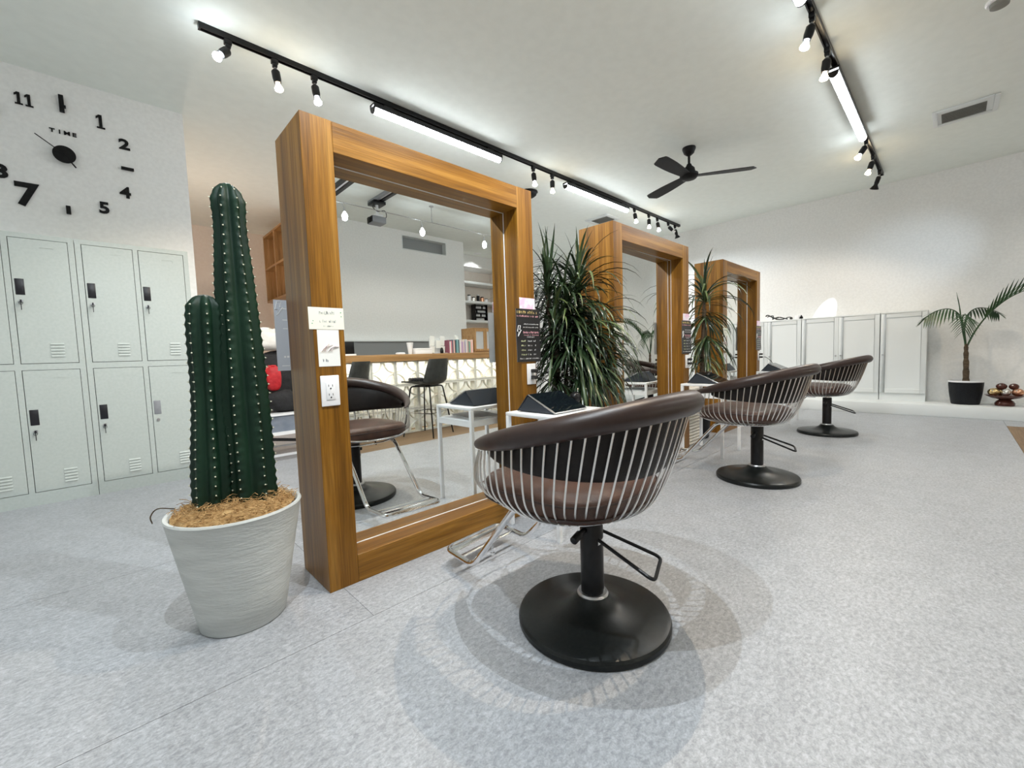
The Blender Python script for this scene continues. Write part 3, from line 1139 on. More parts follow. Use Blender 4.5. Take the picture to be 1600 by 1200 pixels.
# ------------------------------------------------------------------ lockers
def locker(x0, label, keys):
    x1, yf, yb = x0 + .627, 4.220, 4.515
    t = thing('locker_cabinet', (x0 + .3135, 4.37, 0), label, 'locker', 'pale green steel lockers')
    cols = [(x0 + .030, x0 + .299), (x0 + .327, x0 + .597)]
    rows = [(.087, .906), (.947, 1.769)]
    b = MB()
    b.box(x0, x0 + .030, yf, yb, 0, 1.80).box(x1 - .030, x1, yf, yb, 0, 1.80)
    b.box(x0 + .299, x0 + .327, yf, yb, .087, 1.769)
    b.box(x0 + .03, x1 - .03, yf, yb, 0, .087).box(x0 + .03, x1 - .03, yf, yb, 1.769, 1.80)
    for c in cols: b.box(c[0], c[1], yf, yb, .906, .947)
    b.build('body', M['locker'], t)
    MB().box(x0 + .03, x1 - .03, yf + .018, yb, .087, 1.769).build('gap_shade', M['black_matt'], t)  # black filling stands in for the shade behind the door gaps
    i = 0
    for (z0, z1) in reversed(rows):
        for (a, c) in cols:
            g = .0030
            d = MB().box(a + g, c - g, yf - .001, yf + .016, z0 + g, z1 - g).build('door', M['locker'], t, bev=.0015, seg=1)
            hx, hz = a + .013, z0 + .452
            grey = keys[i] == 'none'
            MB().box(hx, hx + .041, yf - .0035, yf, hz, hz + .104).build('handle', M['grey_plastic' if grey else 'dark_plastic'], d, bev=.002)
            hk = MB()
            hk.cyl((hx + .020, yf - .008, hz - .042), (hx + .020, yf, hz - .042), .0105, n=14)
            hk.build('lock', M['steel'], d)
            if not grey:
                k = MB()
                k.box(hx + .016, hx + .024, yf - .026, yf - .008, hz - .052, hz - .034)
                k.box(hx + .018, hx + .022, yf - .030, yf - .026, hz - .10, hz - .045)
                k.tube([(hx + .020 + .009 * cos(w), yf - .028, hz - .055 + .009 * sin(w)) for w in [2 * pi * q / 12 for q in range(12)]], .0014, 5, closed=True)
                k.build('key', M['dark_plastic'], d)
            for q in range(5):
                zz = z0 + .045 + q * .0205
                MB().grid(lambda u, v, zz=zz: Vector((a + .142 + u * .064, yf - .001 - .006 * sin(v * pi * .5), zz + .010 * (1 - v))), 1, 4).build('vent_louvre', M['locker'], d)
            s = MB()
            s.box(a + .137, a + .203, yf - .0028, yf - .0008, z1 - .054, z1 - .052)
            s.box(a + .137, a + .139, yf - .0028, yf - .0008, z1 - .075, z1 - .054).box(a + .201, a + .203, yf - .0028, yf - .0008, z1 - .075, z1 - .054)
            s.build('card_holder', M['locker'], d)
            i += 1
    return t


locker(-.090, 'pale green steel locker at the corner beside the cactus', ['key', 'key', 'key', 'none'])
locker(-.720, 'pale green steel locker at the picture edge under the clock', ['key', 'key', 'key', 'key'])

# ------------------------------------------------------------------ wall clock of loose numerals
def clock():
    y = 4.52
    k = 4.52 / 4.5
    def pos(x, z): return (x * k, y - .001, .9 + (z - .9) * k)
    c = pos(-.098, 2.444)
    t = thing('wall_clock', c, 'large black wall clock of separate numerals above the lockers', 'clock')
    hubm = MB().tube([(c[0], y - .045, c[2]), (c[0], y - .038, c[2])], .060, 40)
    hubm.tube([(c[0], y - .038, c[2]), (c[0], y, c[2])], .032, 24)
    hubm.tube([(c[0], y - .052, c[2]), (c[0], y - .045, c[2])], .006, 12)
    hubm.build('hub', M['black_matt'], t, bev=.001)
    for nm, (x, z), w in (('minute_hand', (-.233, 2.546), .006), ('hour_hand', (-.044, 2.362), .009)):
        p = pos(x, z)
        MB().bar((c[0], y - .047, c[2]), (p[0], y - .047, p[2]), w, .002, up=(0, 1, 0)).build(nm, M['black_matt'], t)
    for body, (x, z), s, sx in (('11', (-.269, 2.774), .115, .95), ('1', (.111, 2.755), .14, 1), ('2', (.234, 2.624), .105, 1.25), ('4', (.215, 2.257), .115, 1.1),
                            ('5', (.086, 2.114), .115, 1.1), ('7', (-.304, 2.119), .215, 1.05), ('8', (-.418, 2.253), .125, 1.3)):
        p = Vector(pos(x, z)) - t.location
        if body in ('1', '11'):
            m = MB()
            h = s * .70
            w = s * .13
            for dx in ((0,) if body == '1' else (-s * .21, s * .21)):
                m.box(dx - w / 2, dx + w / 2, -.004, .004, -h / 2, h / 2).box(dx - w * 1.25, dx + w * 1.25, -.0039, .0039, -h / 2, -h / 2 + w * .55)
                m.prism([(dx - w / 2, h / 2), (dx - w * 1.35, h / 2 - w * .9), (dx - w * 1.35, h / 2 - w * 1.6), (dx - w / 2, h / 2 - w * .9)], lambda a, b, e: Vector((a, -.0039 + e, b)), .0078)
            me = m.mesh('numeral', M['black_matt'])
            inst('numeral', me, t, (p.x, y - .006 - t.location.y, p.z))
            continue
        me = text_mesh(body, s, .008, M['black_matt'])
        o = inst('numeral', me, t, (p.x, y - .006 - t.location.y, p.z), (pi / 2, 0, 0), (sx, 1, 1))
    # numerals that hang edge-on read as plain bars
    def bars(nm, rects):
        m = MB()
        for (x0, x1, z0, z1) in rects:
            a, b = pos(x0, z0), pos(x1, z1)
            m.box(a[0], b[0], y - .028, y - .001, a[2], b[2])
        m.build(nm, M['black_matt'], t, bev=.002)
    bars('numeral', [(-.100, -.074, 2.752, 2.868), (-.078, -.066, 2.785, 2.800)])
    bars('numeral', [(.203, .277, 2.434, 2.452)])
    bars('numeral', [(-.118, -.094, 2.032, 2.088)])
    bars('numeral', [(-.432, -.396, 2.62, 2.70)])
    for i, ch in enumerate('TIME'):
        me = text_mesh(ch, .036, .006, M['black_matt'])
        p = Vector(pos(-.148 + i * .037, 2.610)) - t.location
        inst('letter', me, t, (p.x, y - .005 - t.location.y, p.z), (pi / 2, 0, 0), (1.25, 1, 1))


clock()

# ------------------------------------------------------------------ ceiling: rails, lamps, fans, vents
ZT = 2.965
YL, YR = 3.26, .660


def rail(name, y, x0, x1, label):
    t = thing(name, ((x0 + x1) / 2, y, ZT), label, 'light rail', 'black ceiling light rails')
    MB().box(x0, x1, y - .0175, y - .010, ZT, ZC).box(x0, x1, y + .010, y + .0175, ZT, ZC).box(x0, x1, y - .010, y + .010, ZT + .020, ZC).build('channel', M['black'], t)
    MB().box(x0 - .012, x0, y - .0185, y + .0185, ZT - .001, ZC).build('end_cap', M['black'], t)
    MB().box(x1, x1 + .012, y - .0185, y + .0185, ZT - .001, ZC).build('end_cap', M['black'], t)


rail('light_rail', YL, .575, 7.17, 'long black lamp rail on the ceiling behind the mirrors')
rail('light_rail', YR, -2.3, 7.12, 'long black lamp rail on the ceiling above the styling chairs')


def spot_lamp(x, y, label, tilt=(0, 0), warm=False, lit=True, snoot=False, group=None, power=1.0, cone=150):
    t = thing('spot_lamp', (x, y, ZT), label, 'lamp', group)
    MB().box(x - .021, x + .021, y - .0165, y + .0165, ZT - .030, ZT - .0005).box(x - .014, x + .014, y - .0150, y + .0150, ZT - .052, ZT - .030).build('adapter', M['black'], t, bev=.003)
    j = Vector((x, y, ZT - .062))
    MB().cyl((x, y, ZT - .050), j, .006, n=8).ball(j, .0085, 10, 6).build('joint', M['steel'], t)
    d = Vector((tilt[0], tilt[1], -1)).normalized()
    a = j + d * .008
    b = j + d * .095
    if not snoot:
        MB().tube([a, a + d * .012, b - d * .03, b], [.018, .027, .027, .022], 20).build('socket', M['black'], t)
        up = d
        bl = MB()
        # lamp bulb: tapered body with a domed reflector face
        prof = [(.013, 0), (.014, .008), (.019, .022), (.025, .034), (.0265, .041), (.0245, .047), (.016, .051), (.0, .053)]
        bl.tube([b + d * z for r, z in prof], [max(r, .0004) for r, z in prof], 18)
        bl.build('bulb', M['bulb_warm' if warm else 'bulb_cool'] if lit else M['bulb_off'], t)
        tipd = .072
    else:
        MB().tube([a, a + d * .012, b - d * .012, b + d * .002], [.017, .024, .024, .019], 20).build('socket', M['black'], t)
        sn = MB()
        p2 = b + d * .055
        sn.tube([b, b + d * .015, b + d * .035, p2], [.020, .022, .034, .046], 24, caps=False)
        sn.build('bell_shade', M['black'], t)
        MB().tube([b + d * .004, b + d * .02], [.012, .012], 12).build('bulb', M['bulb_cool'] if lit else M['bulb_off'], t)
        tipd = .06
    if lit:
        ld = bpy.data.lights.new('lamp_light', 'SPOT')
        ld.energy = BULB_W * power
        ld.color = WARM if warm else COOL
        ld.shadow_soft_size = .005
        ld.spot_size = radians(cone)
        ld.spot_blend = .35 if not snoot else .12
        lo = bpy.data.objects.new('lamp_light', ld)
        C.objects.link(lo)
        lo.parent = t
        lo.location = b + d * tipd - t.location
        lo.rotation_euler = d.to_track_quat('-Z', 'Y').to_euler()
    return t


def tube_lamp(x0, x1, y, label, mat='tube_emit'):
    t = thing('tube_lamp', ((x0 + x1) / 2, y, ZT), label, 'lamp', 'white tube lamps on the rails')
    MB().box(x0, x1, y - .036, y + .036, ZT - .046, ZT - .030).box(x0, x1, y - .036, y - .032, ZT - .066, ZT - .046).box(x0, x1, y + .032, y + .036, ZT - .066, ZT - .046).build('housing', M['black'], t)
    for xa in (x0 + .10, x1 - .18):
        MB().box(xa, xa + .08, y - .0165, y + .0165, ZT - .030, ZT - .0005).build('adapter', M['black'], t, bev=.002)
    def sec(u, v):
        a = pi * v
        return Vector((x0 + .012 + (x1 - x0 - .024) * u, y - .0315 * cos(a), ZT - .060 - .042 * sin(a) ** .8))
    m = MB().grid(sec, 1, 12)
    m.build('diffuser', M[mat], t, ang=60)
    for xa in (x0, x1 - .012):
        e = MB()
        e.grid(lambda u, v, xa=xa: Vector((xa + .012 * u, y - .0318 * cos(pi * v), ZT - .060 - .0425 * sin(pi * v) ** .8)), 1, 12)
        for xx in (xa, xa + .012):
            e.add([Vector((xx, y - .0318 * cos(pi * q / 12), ZT - .060 - .0425 * sin(pi * q / 12) ** .8)) for q in range(13)], [tuple(range(13))])
        e.build('end_cap', M['black'], t)
    return t


GB, GC = 'bulb lamps on the rail behind the mirrors', 'bulb lamps on the rail above the chairs'
spot_lamp(.715, YL, 'tilted white bulb lamp at the start of the rail, above the cactus', (-.75, -.55), group=GB)
spot_lamp(.985, YL, 'warm bulb lamp, second from the cactus end of the rear rail', (.1, -.1), True, group=GB)
spot_lamp(1.245, YL, 'white bulb lamp, third from the cactus end of the rear rail', (.05, -.2), group=GB)
tube_lamp(1.685, 3.07, YL, 'long white tube lamp over the mirror nearest the cactus')
spot_lamp(3.565, YL, 'white bulb lamp just past the tube over the nearest mirror', (.1, -.05), group=GB)
spot_lamp(3.885, YL, 'warm bulb lamp just before the second tube on the rear rail', (0, 0), True, group=GB)
tube_lamp(4.12, 5.52, YL, 'white tube lamp over the gap before the middle mirror')
spot_lamp(5.72, YL, 'white bulb lamp just past the second tube on the rear rail', (.15, -.1), group=GB)
spot_lamp(6.14, YL, 'warm bulb lamp beside three others at the far end of the rear rail', (.05, 0), True, group=GB)
spot_lamp(6.41, YL, 'white bulb lamp third from the far end of the rear rail', (.1, -.15), group=GB)
spot_lamp(6.78, YL, 'unlit black lamp second from the far end of the rear rail', (.7, -.7), lit=False, snoot=False, group=GB)
spot_lamp(7.02, YL, 'black bell-shaded lamp at the far end of the rear rail', (.45, -.1), lit=False, snoot=True, group=GB)
spot_lamp(.10, YR, 'white bulb lamp above the nearest chair, first on the front rail', (.15, .1), False, group=GC, power=2.6)
spot_lamp(.93, YR, 'white bulb lamp straight above the nearest chair', (.05, .05), group=GC, power=2.4)
spot_lamp(1.72, YR, 'warm bulb lamp before the first tube of the front rail', (-.1, .1), True, group=GC, power=2.2)
tube_lamp(-1.75, -.35, YR, 'added white tube lamp at the unseen start of the front rail')  # unseen tube added to brighten the floor on the left
tube_lamp(1.84, 3.07, YR, 'white tube lamp cut by the top picture edge', 'tube_emit_dim')
spot_lamp(3.34, YR, 'white bulb lamp between the two tubes of the front rail', (-.1, .28), group=GC, power=.6)
spot_lamp(3.80, YR, 'warm bulb lamp touching the near end of the second front tube', (.0, .12), True, group=GC, power=.6)
tube_lamp(4.02, 5.50, YR, 'bright tube lamp on the front rail beside the ceiling fan', 'tube_emit_dim')
spot_lamp(5.74, YR, 'tilted white bulb lamp just past the front tube', (-.3, .55), group=GC, power=.9)
spot_lamp(6.27, YR, 'warm bulb lamp second from the end of the front rail', (-.1, .3), True, group=GC, power=.9)
_aim = Vector((7.67, 1.31, 1.28)) - Vector((6.88, YR, 2.86))
spot_lamp(6.88, YR, 'black bell-shaded lamp at the end of the front rail', (_aim.x / -_aim.z, _aim.y / -_aim.z), snoot=True, group=GC, power=2.6, cone=8.5)


def fan(c, angles, label):
    x, y = c
    t = thing('ceiling_fan', (x, y, ZC), label, 'fan')
    MB().lathe([(0, ZC), (.066, ZC), (.066, ZC - .015), (.050, ZC - .055), (.022, ZC - .078), (0, ZC - .08)], 32, (x, y, 0)).build('canopy', M['black_matt'], t)
    MB().cyl((x, y, ZC - .07), (x, y, 2.83), .0125, n=14).build('rod', M['black_matt'], t)
    MB().lathe([(0, 2.835), (.022, 2.835), (.030, 2.815), (.055, 2.79), (.062, 2.755), (.060, 2.74), (.09, 2.735), (.093, 2.71), (.07, 2.685), (.03, 2.675), (0, 2.675)], 36, (x, y, 0)).build('motor', M['black_matt'], t)
    for a in angles:
        a = radians(a)
        d = Vector((cos(a), sin(a), 0))
        n = Vector((-sin(a), cos(a), 0))
        tw = radians(9)
        def bl(u, v):
            s = .07 + .56 * u
            w = (.046 + .026 * sin(min(1, u * 1.4) * pi / 2)) * (1 if u < .9 else sqrt(max(.02, 1 - ((u - .9) / .1) ** 2)))
            q = (v - .5) * 2 * w
            return Vector((x, y, 2.715)) + d * (s + (.012 * v)) + n * (q * cos(tw)) + Vector((0, 0, q * sin(tw)))
        g = MB().grid(bl, 16, 4)
        vs = list(g.v)
        fs = list(g.f)
        g.add([p - Vector((0, 0, .007)) for p in vs], [tuple(reversed(f)) for f in fs])
        # close the rim
        nu, nv = 17, 5
        base = len(vs)
        ringi = [i for i in range(nu)] + [nu * j + nu - 1 for j in range(1, nv)] + [nu * (nv - 1) + i for i in range(nu - 2, -1, -1)] + [nu * j for j in range(nv - 2, 0, -1)]
        for i in range(len(ringi)):
            p, q = ringi[i], ringi[(i + 1) % len(ringi)]
            g.f.append([p, q, base + q, base + p])
        g.build('blade', M['black_matt'], t, ang=40)


fan((4.575, 1.968), (-58.5, 66, 178), 'black three-bladed ceiling fan above the chairs')
t = thing('ceiling_dome', (4.12, 3.86, ZC), 'black ceiling dome peeking out beside the nearest mirror frame', 'ceiling dome')
MB().lathe([(0, ZC), (.115, ZC), (.118, ZC - .012), (.105, ZC - .022), (0, ZC - .022)], 40, (4.12, 3.86, 0)).build('base', M['black_matt'], t)
MB().lathe([(.105, ZC - .021), (.098, ZC - .045), (.07, ZC - .066), (.03, ZC - .075), (0, ZC - .076)], 40, (4.12, 3.86, 0)).build('dome', M['black_matt'], t)


def vent(x0, x1, y0, y1, label):
    t = thing('ceiling_vent', ((x0 + x1) / 2, (y0 + y1) / 2, ZC), label, 'vent', 'ceiling air vents')
    fr = MB()
    w = .035
    fr.box(x0, x1, y0, y0 + w, ZC - .014, ZC).box(x0, x1, y1 - w, y1, ZC - .014, ZC).box(x0, x0 + w, y0 + w, y1 - w, ZC - .014, ZC).box(x1 - w, x1, y0 + w, y1 - w, ZC - .014, ZC)
    fr.build('frame', M['white_paint'], t, bev=.003)
    MB().box(x0 + w, x1 - w, y0 + w, y1 - w, ZC - .004, ZC).build('backing', M['white_paint'], t)
    xa, xb, ya, yb = x0 + .10, x1 - w - .02, y0 + .075, y1 - .06
    MB().box(xa, xb, ya, yb, ZC - .006, ZC - .004).build('filter', M['vent_dark'], t)
    n = 9
    for i in range(n):
        xx = xa + (xb - xa) * (i + .5) / n
        MB().obox((xx, (ya + yb) / 2, ZC - .009), (.004, yb - ya, .010), (0, .6, 0)).build('slat', M['vent_dark'], t)


vent(5.68, 6.06, -.235, .185, 'square ceiling air vent right of the lamp rail above the chairs')
vent(5.68, 6.06, 3.70, 4.12, 'ceiling air vent above the middle mirror frame')
t = thing('smoke_detector', (4.17, -.15, ZC), 'round ceiling detector cut by the top picture edge', 'detector')
MB().lathe([(0, ZC), (.062, ZC), (.062, ZC - .012), (.055, ZC - .018), (0, ZC - .018)], 32, (4.17, -.15, 0)).build('base', M['white_plastic'], t)
MB().lathe([(0, ZC - .016), (.045, ZC - .018), (.042, ZC - .040), (.03, ZC - .046), (0, ZC - .046)], 32, (4.17, -.15, 0)).build('sensor', M['vent_dark'], t)

# ------------------------------------------------------------------ end wall: cupboards on the platform
ZP = .137


def cupboard(y0, y1, doors, label):
    xf, xb, zt = 7.385, 7.655, 1.285
    t = thing('cupboard', ((xf + xb) / 2, (y0 + y1) / 2, ZP), label, 'cupboard', 'white panelled cupboards')
    y0 += .002
    y1 -= .002
    b = MB().box(xf + .018, xb, y0, y0 + .016, ZP, zt - .016).box(xf + .018, xb, y1 - .016, y1, ZP, zt - .016).box(xf, xb, y0, y1, zt - .016, zt)
    b.box(xf + .018, xb, y0 + .016, y1 - .016, ZP + .095, ZP + .11).box(xb - .008, xb, y0 + .016, y1 - .016, ZP, zt - .016)
    b.build('carcass', M['white_paint'], t)
    MB().box(xf + .022, xf + .036, y0 + .016, y1 - .016, ZP, ZP + .095).build('plinth', M['white_paint'], t)
    n = len(doors)
    w = (y1 - y0) / n
    za, zb = ZP + .10, zt - .020
    for i, kn in enumerate(doors):
        a, c = y0 + i * w + .001, y0 + (i + 1) * w - .001
        s = .052
        d = MB()
        d.box(xf, xf + .018, a, a + s, za, zb).box(xf, xf + .018, c - s, c, za, zb).box(xf, xf + .018, a + s, c - s, za, za + s).box(xf, xf + .018, a + s, c - s, zb - s, zb)
        do = d.build('door', M['white_paint'], t, bev=.002, seg=1)
        MB().box(xf + .009, xf + .016, a + s - .002, c - s + .002, za + s - .002, zb - s + .002).build('door_panel', M['white_paint'], do)
        ky = a + .026 if kn == 'lo' else c - .026
        MB().tube([(xf, ky, .735), (xf - .012, ky, .735), (xf - .02, ky, .735), (xf - .025, ky, .735)], [.004, .005, .011, .008], 14).build('knob', M['steel'], do)


cupboard(.216, .660, ['hi'], 'single-door white panelled cupboard beside the palm')
cupboard(.664, 1.535, ['hi', 'lo'], 'double-door white panelled cupboard behind the farthest chair')
cupboard(1.539, 2.41, ['hi', 'lo'], 'white panelled cupboard half hidden by the farthest mirror')
cupboard(2.414, 3.285, ['hi', 'lo'], 'white panelled cupboard seen between the farthest mirrors')

# things on the cupboards
t = thing('cable_coil', (7.50, 1.78, 1.285), 'tangle of black cable on top of the half hidden cupboard', 'cable')
rnd = random.Random(3)
pts = []
for i in range(60):
    a = i * .55
    pts.append((7.50 + .05 * sin(a * 1.3), 1.98 - i * .0053 + .030 * cos(a), 1.300 + .022 * (1 + sin(a * .77)) * (1 - i / 110) + (.03 if i < 18 else .0) * (1 - i / 18)))
MB().tube(crom(pts, 3), .0075, 6).build('coil', M['cable'], t)
MB().tube(crom([(7.45, 2.02, 1.36), (7.44, 1.99, 1.375), (7.45, 1.94, 1.345), (7.5, 1.9, 1.32)], 4), .009, 6).build('plug_end', M['cable'], t)
o = MB().box(7.43, 7.50, 1.580, 1.632, 1.285, 1.340).build('small_box', M['white_plastic'], bev=.006)
tag(o, 'small white box on the cupboards beside the cable tangle', 'box')
t = thing('small_bottle', (7.45, 1.553, 1.285), 'little black bottle on the cupboards beside the white box', 'bottle')
MB().lathe([(0, 1.285), (.02, 1.285), (.021, 1.29), (.021, 1.312), (.012, 1.322), (0, 1.322)], 20, (7.45, 1.553, 0)).build('body', M['black'], t)
MB().lathe([(0, 1.322), (.009, 1.322), (.009, 1.338), (0, 1.338)], 16, (7.45, 1.553, 0)).build('cap', M['black'], t)

# ------------------------------------------------------------------ palm and bowl on the platform
def palm():
    x, y = 7.33, -.125
    t = thing('potted_palm', (x, y, ZP), 'young palm in a black planter on the white platform', 'palm')
    z = ZP
    MB().lathe([(0, z), (.115, z), (.120, z + .008), (.137, z + .12), (.146, z + .225), (.147, z + .262), (.14, z + .262), (.135, z + .22), (0, z + .21)], 40, (x, y, 0), 1, 1).build('pot', M['pot_black'], t)
    MB().lathe([(.140, z + .262), (.149, z + .262), (.150, z + .268), (.149, z + .282), (.138, z + .282), (.138, z + .262)], 40, (x, y, 0)).build('rim', M['white_plastic'], t)
    MB().lathe([(0, z + .268), (.1, z + .266), (.138, z + .25)], 24, (x, y, 0)).build('soil', M['soil'], t)
    st = crom([(x, y, z + .24), (x + .002, y + .003, z + .42), (x, y + .008, z + .60), (x, y + .010, z + .71)], 5)
    MB().tube(st, [.030 - .014 * i / (len(st) - 1) + .003 * sin(i * 2.1) for i in range(len(st))], 12).build('trunk', M['bark'], t)
    z0 = z + .66
    def frond(pts, l0, l1, s0, n, droop, up=0.0):
        P = crom([(x + a, y + b, c) for a, b, c in pts], 10)
        N = len(P)
        f = MB().tube(P, [.0085 * (1 - .85 * i / (N - 1)) + .0008 for i in range(N)], 6).build('frond', M['palm'], t)
        for k in range(n):
            s = s0 + (1 - s0) * (k + .5) / n
            i = min(N - 2, int(s * (N - 1)))
            p = P[i].lerp(P[i + 1], s * (N - 1) - i)
            tg = (P[i + 1] - P[i]).normalized()
            side0 = tg.cross(Vector((0, 0, 1))).normalized()
            env = l0 + (l1 - l0) * sin(pi * min(1, (.12 + (k + .5) / n * .88)))
            for sg in (-1, 1):
                d = (side0 * sg * .5 + tg * .48 + Vector((0, 0, up + .22 * sg))).normalized()
                L_ = env * rnd.uniform(.9, 1.1)
                m = MB()
                vs = []
                q = p.copy()
                seg = 4
                for j in range(seg + 1):
                    u = j / seg
                    w = .0092 * (sin(pi * (.12 + .88 * u) ** .8) + .05) if j < seg else .0005
                    dd = (d + Vector((0, 0, -droop * u * 1.3))).normalized()
                    wn = dd.cross(Vector((0, 0, 1))).normalized()
                    vs += [q - wn * w, q + Vector((0, 0, -.0015)), q + wn * w]
                    q = q + dd * (L_ / seg)
                fs = [(b_ * 3 + e_, b_ * 3 + e_ + 1, b_ * 3 + e_ + 4, b_ * 3 + e_ + 3) for b_ in range(seg) for e_ in (0, 1)]
                m.add(vs, fs)
                m.build('leaflet', M['palm'], f, ang=60)
    frond([(0, .01, z0), (-.01, .04, 1.02), (-.05, .075, 1.19), (-.12, .16, 1.265), (-.19, .27, 1.245), (-.23, .36, 1.17)], .13, .26, .40, 12, .45, -.42)
    frond([(0, .01, z0), (0, -.06, 1.0), (-.01, -.17, 1.20), (-.03, -.32, 1.36), (-.05, -.50, 1.44), (-.08, -.74, 1.47)], .12, .24, .32, 17, .05, .58)
    frond([(0, .01, z0), (-.03, .03, 1.0), (-.10, .05, 1.14), (-.20, .03, 1.19), (-.33, .02, 1.12), (-.42, .03, 1.0)], .12, .22, .38, 12, .5, -.38)
    frond([(0, .01, z0), (.02, .03, 1.02), (.05, .01, 1.18), (.09, -.06, 1.26), (.13, -.16, 1.25), (.16, -.24, 1.19)], .10, .20, .42, 12, .4, -.40)
    MB().tube(crom([(x, y + .01, z0), (x - .01, y + .05, 1.05), (x - .02, y + .075, 1.28), (x - .02, y + .105, 1.46)], 6), [.006] * 12 + [.0045] * 4 + [.003, .002, .001], 6).build('spear_leaf', M['palm'], t)
    return t


palm()
t = thing('pedestal_bowl', (7.29, -.43, ZP), 'dark brown pedestal bowl on the platform beside the palm', 'bowl')
MB().lathe([(0, ZP), (.070, ZP), (.078, ZP + .008), (.080, ZP + .03), (.066, ZP + .055), (.04, ZP + .075), (0, ZP + .075)], 40, (7.29, -.43, 0)).build('foot', M['bronze'], t)
MB().lathe([(0, ZP + .07), (.05, ZP + .074), (.11, ZP + .09), (.15, ZP + .115), (.158, ZP + .125), (.15, ZP + .127), (.10, ZP + .108), (0, ZP + .092)], 48, (7.29, -.43, 0)).build('dish', M['bronze'], t)
for (dx, dy, dz, r, mat, lab) in ((-.045, .088, .158, (.050, .050, .044), 'gold', 'gold glazed ornament toward the palm in the pedestal bowl'),
                                  (-.07, -.002, .158, (.046, .038, .044), 'silver', 'silver glazed ornament at the front of the pedestal bowl'),
                                  (-.04, -.090, .158, (.050, .048, .044), 'copper', 'copper glazed ornament at the outer side of the pedestal bowl'),
                                  (.05, .03, .160, (.055, .055, .05), 'gold', 'gold glazed ornament at the back of the pedestal bowl'),
                                  (-.015, .030, .2200, (.048, .044, .038), 'bronze', 'dark brown glazed ornament on top of the heap, nearer the palm'),
                                  (.0, -.062, .2185, (.048, .040, .036), 'bronze', 'dark brown glazed ornament on top of the heap, away from the palm')):
    tt = thing('ornament', (7.29 + dx, -.43 + dy, ZP + dz - r[2]), lab, 'ornament', 'glazed ornaments in the pedestal bowl')
    MB().ball((7.29 + dx, -.43 + dy, ZP + dz), r, 24, 16).build('body', M[mat], tt, ang=70)
    MB().ball((7.29 + dx - r[0] * .72, -.43 + dy + .012, ZP + dz + r[2] * .42), .010, 10, 8).build('stud', M['silver'], tt)

# ------------------------------------------------------------------ rear recess: shelf and bench
t = thing('wall_shelf', (1.98, 6.95, 1.83), 'wooden pigeonhole shelf hung on the rear wall', 'shelf')
xa, xb, ya, yb, za, zb = 1.90, 2.058, 6.36, 7.42, 1.83, 2.84
for (p, q) in ((ya, ya + .03), (6.86, 6.89), (yb - .03, yb)):
    MB().box(xa, xb, p, q, za, zb).build('upright', M['oak_z'], t)
for z in (za, 2.32, zb - .03):
    MB().box(xa + .001, xb, ya + .03, 6.86, z, z + .03).box(xa + .001, xb, 6.89, yb - .03, z, z + .03).build('shelf_board', M['oak_y'], t)

t = thing('low_bench', (1.25, 4.55, 0), 'low white bench with a slate blue drawer behind the cactus', 'bench')
bx0, bx1, by0, by1 = .93, 1.62, 4.27, 4.80
for (a, b) in ((bx0, by0), (bx1 - .03, by0), (bx0, by1 - .03), (bx1 - .03, by1 - .03)):
    MB().box(a, a + .03, b, b + .03, 0, .235).build('leg', M['white_metal'], t)
MB().box(bx0, bx1, by0, by1, .412, .428).build('bench_top', M['white_metal'], t)
MB().box(bx0 + .004, bx1 - .004, by0 + .02, by1, .262, .412).build('drawer_box', M['bench_grey'], t)
MB().box(bx0, bx1, by0, by1, .232, .262).build('lower_frame', M['white_metal'], t)
for yy in (by0 + .015, by1 - .015):
    MB().bar((bx0 + .03, yy, .045), (bx1 - .03, yy, .045), .02, .02).build('stretcher', M['white_metal'], t)
MB().bar((bx0 + .05, by0 + .05, .21), (bx1 - .05, by1 - .05, .06), .02, .03).build('brace', M['black'], t)


def lump(name, c, r, mat, label, cat, seed, amp=.12, parts=None):
    rn = random.Random(seed)
    ph = [rn.uniform(0, 6) for _ in range(6)]
    def fn(u, v):
        th, p = 2 * pi * u, pi * v
        e = 2 / 3.2
        sx, cx_ = sin(th), cos(th)
        k = 1 + amp * (sin(3 * th + ph[0]) * sin(2 * p + ph[1]) + .6 * sin(5 * th + 4 * p + ph[2]) * .6)
        sp = sin(p) ** .7
        return Vector((c[0] + r[0] * k * sp * math.copysign(abs(cx_) ** e, cx_), c[1] + r[1] * k * sp * math.copysign(abs(sx) ** e, sx), max(c[2] - r[2], c[2] - r[2] * math.copysign(abs(cos(p)) ** .8, cos(p)) * (k if v > .5 else 1))))
    t = thing(name, (c[0], c[1], c[2] - r[2]), label, cat)
    MB().grid(fn, 32, 20, closeu=True).build('body', M[mat], t, ang=70)
    return t


b1 = lump('duffel_bag', (1.30, 4.47, .53), (.26, .12, .10), 'black_fabric', 'black duffel bag lying on the low bench', 'bag', 2)
MB().tube(crom([(1.30, 4.47, .61), (1.33, 4.46, .67), (1.43, 4.46, .67), (1.46, 4.47, .61)], 5), .009, 6).build('handle', M['black_fabric'], b1)
b2 = lump('pouch', (1.14, 4.45, .755), (.066, .066, .12), 'red', 'red drawstring pouch leaning on the black duffel bag', 'pouch', 4, .07)
MB().tube([(1.14 + .03 * cos(w), 4.45 + .03 * sin(w), .868 + .006 * sin(3 * w)) for w in [2 * pi * i / 16 for i in range(16)]], .008, 6, closed=True).build('collar', M['red'], b2)
b3 = lump('backpack', (1.26, 4.70, .715), (.27, .075, .287), 'black_fabric', 'black upright backpack at the back of the low bench', 'bag', 6, .06)
MB().box(1.12, 1.36, 4.625, 4.634, .50, .70).build('front_pocket', M['black_fabric'], b3, bev=.004)
b4 = lump('crumpled_towel', (1.20, 4.70, 1.125), (.20, .10, .102), 'white_fabric', 'crumpled white towel on top of the black backpack', 'towel', 9, .22)
